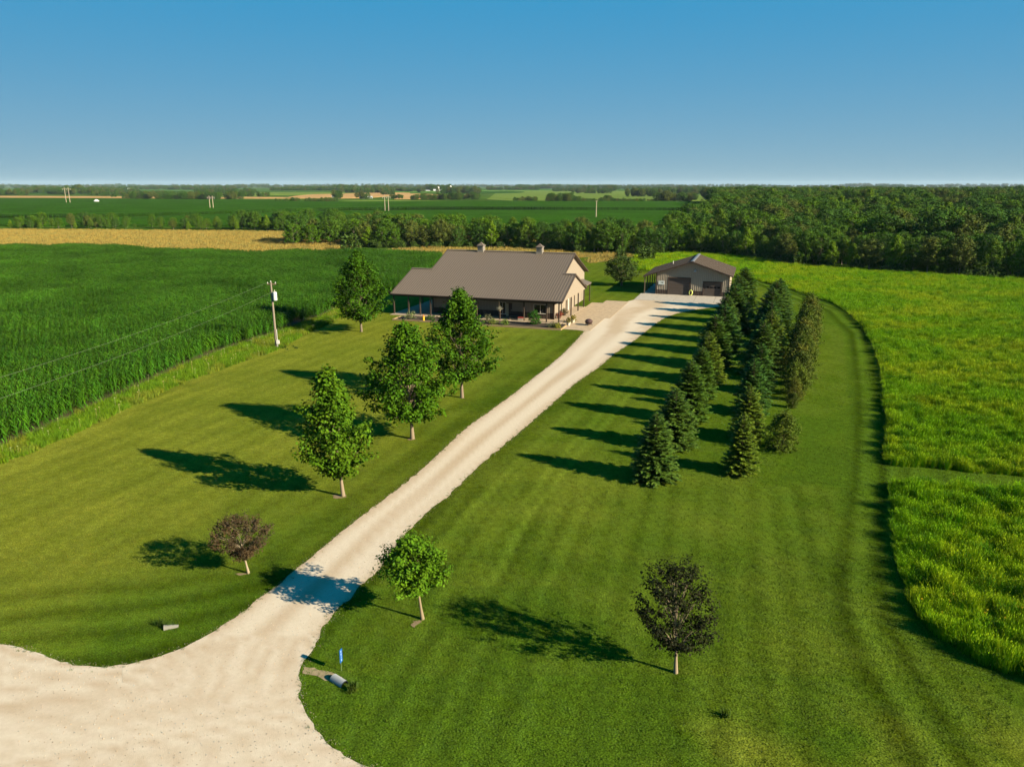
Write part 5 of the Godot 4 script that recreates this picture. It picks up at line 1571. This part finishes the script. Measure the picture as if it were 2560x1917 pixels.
	for line in [xz([-560, -470, -300, -432, -205, -452, -135, -545, -37, -575, 131, -545])]:
		for q in smooth_line(line, 0.9):
			for k in 2: sp.append(Transform3D(Basis(Vector3.UP, r.randf() * TAU).scaled(Vector3(1.5, 1.15, 1.5)), Vector3(q.x + r.randfn() * 0.4, 0, q.y + 0.4 + k * 0.9)))
	stuff(scattered("far_corn_edge", row, leafy(Color(0.1, 0.2, 0.04)), sp), "dark standing edge of the farther corn field", "corn")
	# power line frames
	var wood := mat(Color(0.36, 0.32, 0.24), 0.9)
	for q in [[Vector3(-415.4, 0, -715.8), 16.0, "tallest two-pole power frame near the pale grain bin"], [Vector3(-215.8, 0, -548.5), 10.5, "two-pole power frame above the left tree line"], [Vector3(-85.4, 0, -520.4), 11.2, "two-pole power frame above the middle tree line"]]:
		var o := thing("power_frame", q[2], "power pole", q[0])
		for x in [-1.0, 1.0]:
			var b := B.new()
			b.tube([Vector3(x * q[1] * 0.11, 0, 0), Vector3(x * q[1] * 0.11, q[1], 0)], [0.28, 0.2], 8)
			part("pole", b, wood, o)
		var c := B.new()
		c.beam(Vector3(-q[1] * 0.26, q[1] * 0.9, 0), Vector3(q[1] * 0.26, q[1] * 0.9, 0), 0.25, 0.3)
		part("crossarm", c, wood, o)
		for x in [-0.23, 0.0, 0.23]:
			c = B.new()
			c.lathe(Vector3(x * q[1], q[1] * 0.9 - 1.1, 0), [[0.05, 0.0], [0.12, 0.3], [0.08, 0.6], [0.12, 0.9], [0.04, 1.0]], 6)
			part("insulator", c, mat(Color(0.5, 0.5, 0.46), 0.4), o)
	var lp := thing("wooden_pole", "single pale pole standing in the far corn behind the workshop", "utility pole", Vector3(46.6, 0, -422))
	var pb := B.new()
	pb.tube([Vector3.ZERO, Vector3(0, 9.7, 0)], [0.3, 0.22], 8)
	part("pole", pb, wood, lp)
	pb = B.new()
	pb.beam(Vector3(-0.8, 9.3, 0), Vector3(0.8, 9.3, 0), 0.16, 0.18)
	part("crossarm", pb, wood, lp)
	# grain bin and farm buildings
	var white := mat(Color(0.74, 0.75, 0.74), 0.5)
	var zinc := mat(Color(0.62, 0.64, 0.65), 0.35)
	var bn := thing("grain_bin", "round pale grain bin with domed top in the far left corn", "grain bin", Vector3(-414, 0, -762))
	pb = B.new()
	pb.lathe(Vector3.ZERO, [[2.6, 0.0], [2.6, 2.0]], 24)
	part("wall", pb, zinc, bn)
	pb = B.new()
	pb.lathe(Vector3.ZERO, [[2.7, 2.0], [2.1, 3.1], [0.9, 3.8], [0.4, 3.9], [0.4, 4.1], [0.0, 4.1]], 24)
	part("roof", pb, white, bn)
	var farms := [[-421, -752, 4, 2.4, 1.1, 0.6, "low white shed beside the grain bin", 20], [-1296, -2105, 10, 7, 3, 2, "tiny white farmhouse at the far left horizon", 10], [-1352, -2280, 7, 6, 4, 2, "tiny white barn below the dark horizon grove", 40], [-1190, -2386, 7, 6, 5, 3, "tiny pale barn among the far left trees", 0], [-1286, -2560, 14, 7, 3, 2, "tiny long white barn on the far left skyline", 5], [-213, -2200, 24, 10, 3, 3, "long low white barn among the far central trees", 8], [-240, -2180, 14, 8, 2, 1.5, "white shed next to the long far barn", 0], [637, -2500, 16, 10, 6, 3, "tiny white farmhouse on the far right hills", 15], [-198, -1040, 17, 6, 2.2, 0.9, "low grey-green shed beside the tan stubble", 0], [-253, -1100, 10, 6, 2.4, 1.2, "small dark-roofed shed in the tan stubble", 0]]
	for f in farms:
		var o := thing("farm_building", f[6], "barn", Vector3(f[0], 0, f[1]), f[7])
		var w: float = f[2] / 2.0
		var d: float = f[3] / 2.0
		pb = B.new()
		pb.span(Vector3(-w, 0, -d), Vector3(w, f[4], d))
		pb.tri(Vector3(w, f[4], d), Vector3(w, f[4], -d), Vector3(w, f[4] + f[5], 0)); pb.tri(Vector3(-w, f[4], -d), Vector3(-w, f[4], d), Vector3(-w, f[4] + f[5], 0))
		part("wall", pb, white if f[1] < -1200 or f[1] > -800 else mat(Color(0.2, 0.25, 0.2), 0.7), o)
		pb = B.new()
		pb.quad(Vector3(-w - 0.4, f[4] - 0.1, d + 0.5), Vector3(w + 0.4, f[4] - 0.1, d + 0.5), Vector3(w + 0.4, f[4] + f[5] + 0.1, 0), Vector3(-w - 0.4, f[4] + f[5] + 0.1, 0))
		pb.quad(Vector3(w + 0.4, f[4] - 0.1, -d - 0.5), Vector3(-w - 0.4, f[4] - 0.1, -d - 0.5), Vector3(-w - 0.4, f[4] + f[5] + 0.1, 0), Vector3(w + 0.4, f[4] + f[5] + 0.1, 0))
		part("roof", pb, zinc, o)
	for f in [[-208, -2170, 11.0, "pale silo standing left beside the long far barn"], [-176, -2200, 14.0, "taller pale silo right of the long far barn"]]:
		var o := thing("silo", f[3], "silo", Vector3(f[0], 0, f[1]))
		pb = B.new()
		pb.lathe(Vector3.ZERO, [[2.6, 0.0], [2.6, f[2]]], 16)
		part("wall", pb, white, o)
		pb = B.new()
		pb.lathe(Vector3.ZERO, [[2.7, f[2]], [2.2, f[2] + 1.3], [1.0, f[2] + 2.2], [0.0, f[2] + 2.4]], 16)
		part("dome", pb, zinc, o)

func slab_field(called: String, p: PackedVector2Array, h: float, m: Material) -> void:
	var q := smooth_line(p + PackedVector2Array([p[0]]), 25.0)
	q.remove_at(q.size() - 1)
	var b := flat(q, h)
	if b.ix.is_empty(): b = flat(p, h); q = p
	for i in q.size():
		var a := q[i]
		var e := q[(i + 1) % q.size()]
		b.quad(Vector3(a.x, -0.1, a.y), Vector3(e.x, -0.1, e.y), Vector3(e.x, h, e.y), Vector3(a.x, h, a.y))
	structure(put(called, b.mesh(), m))
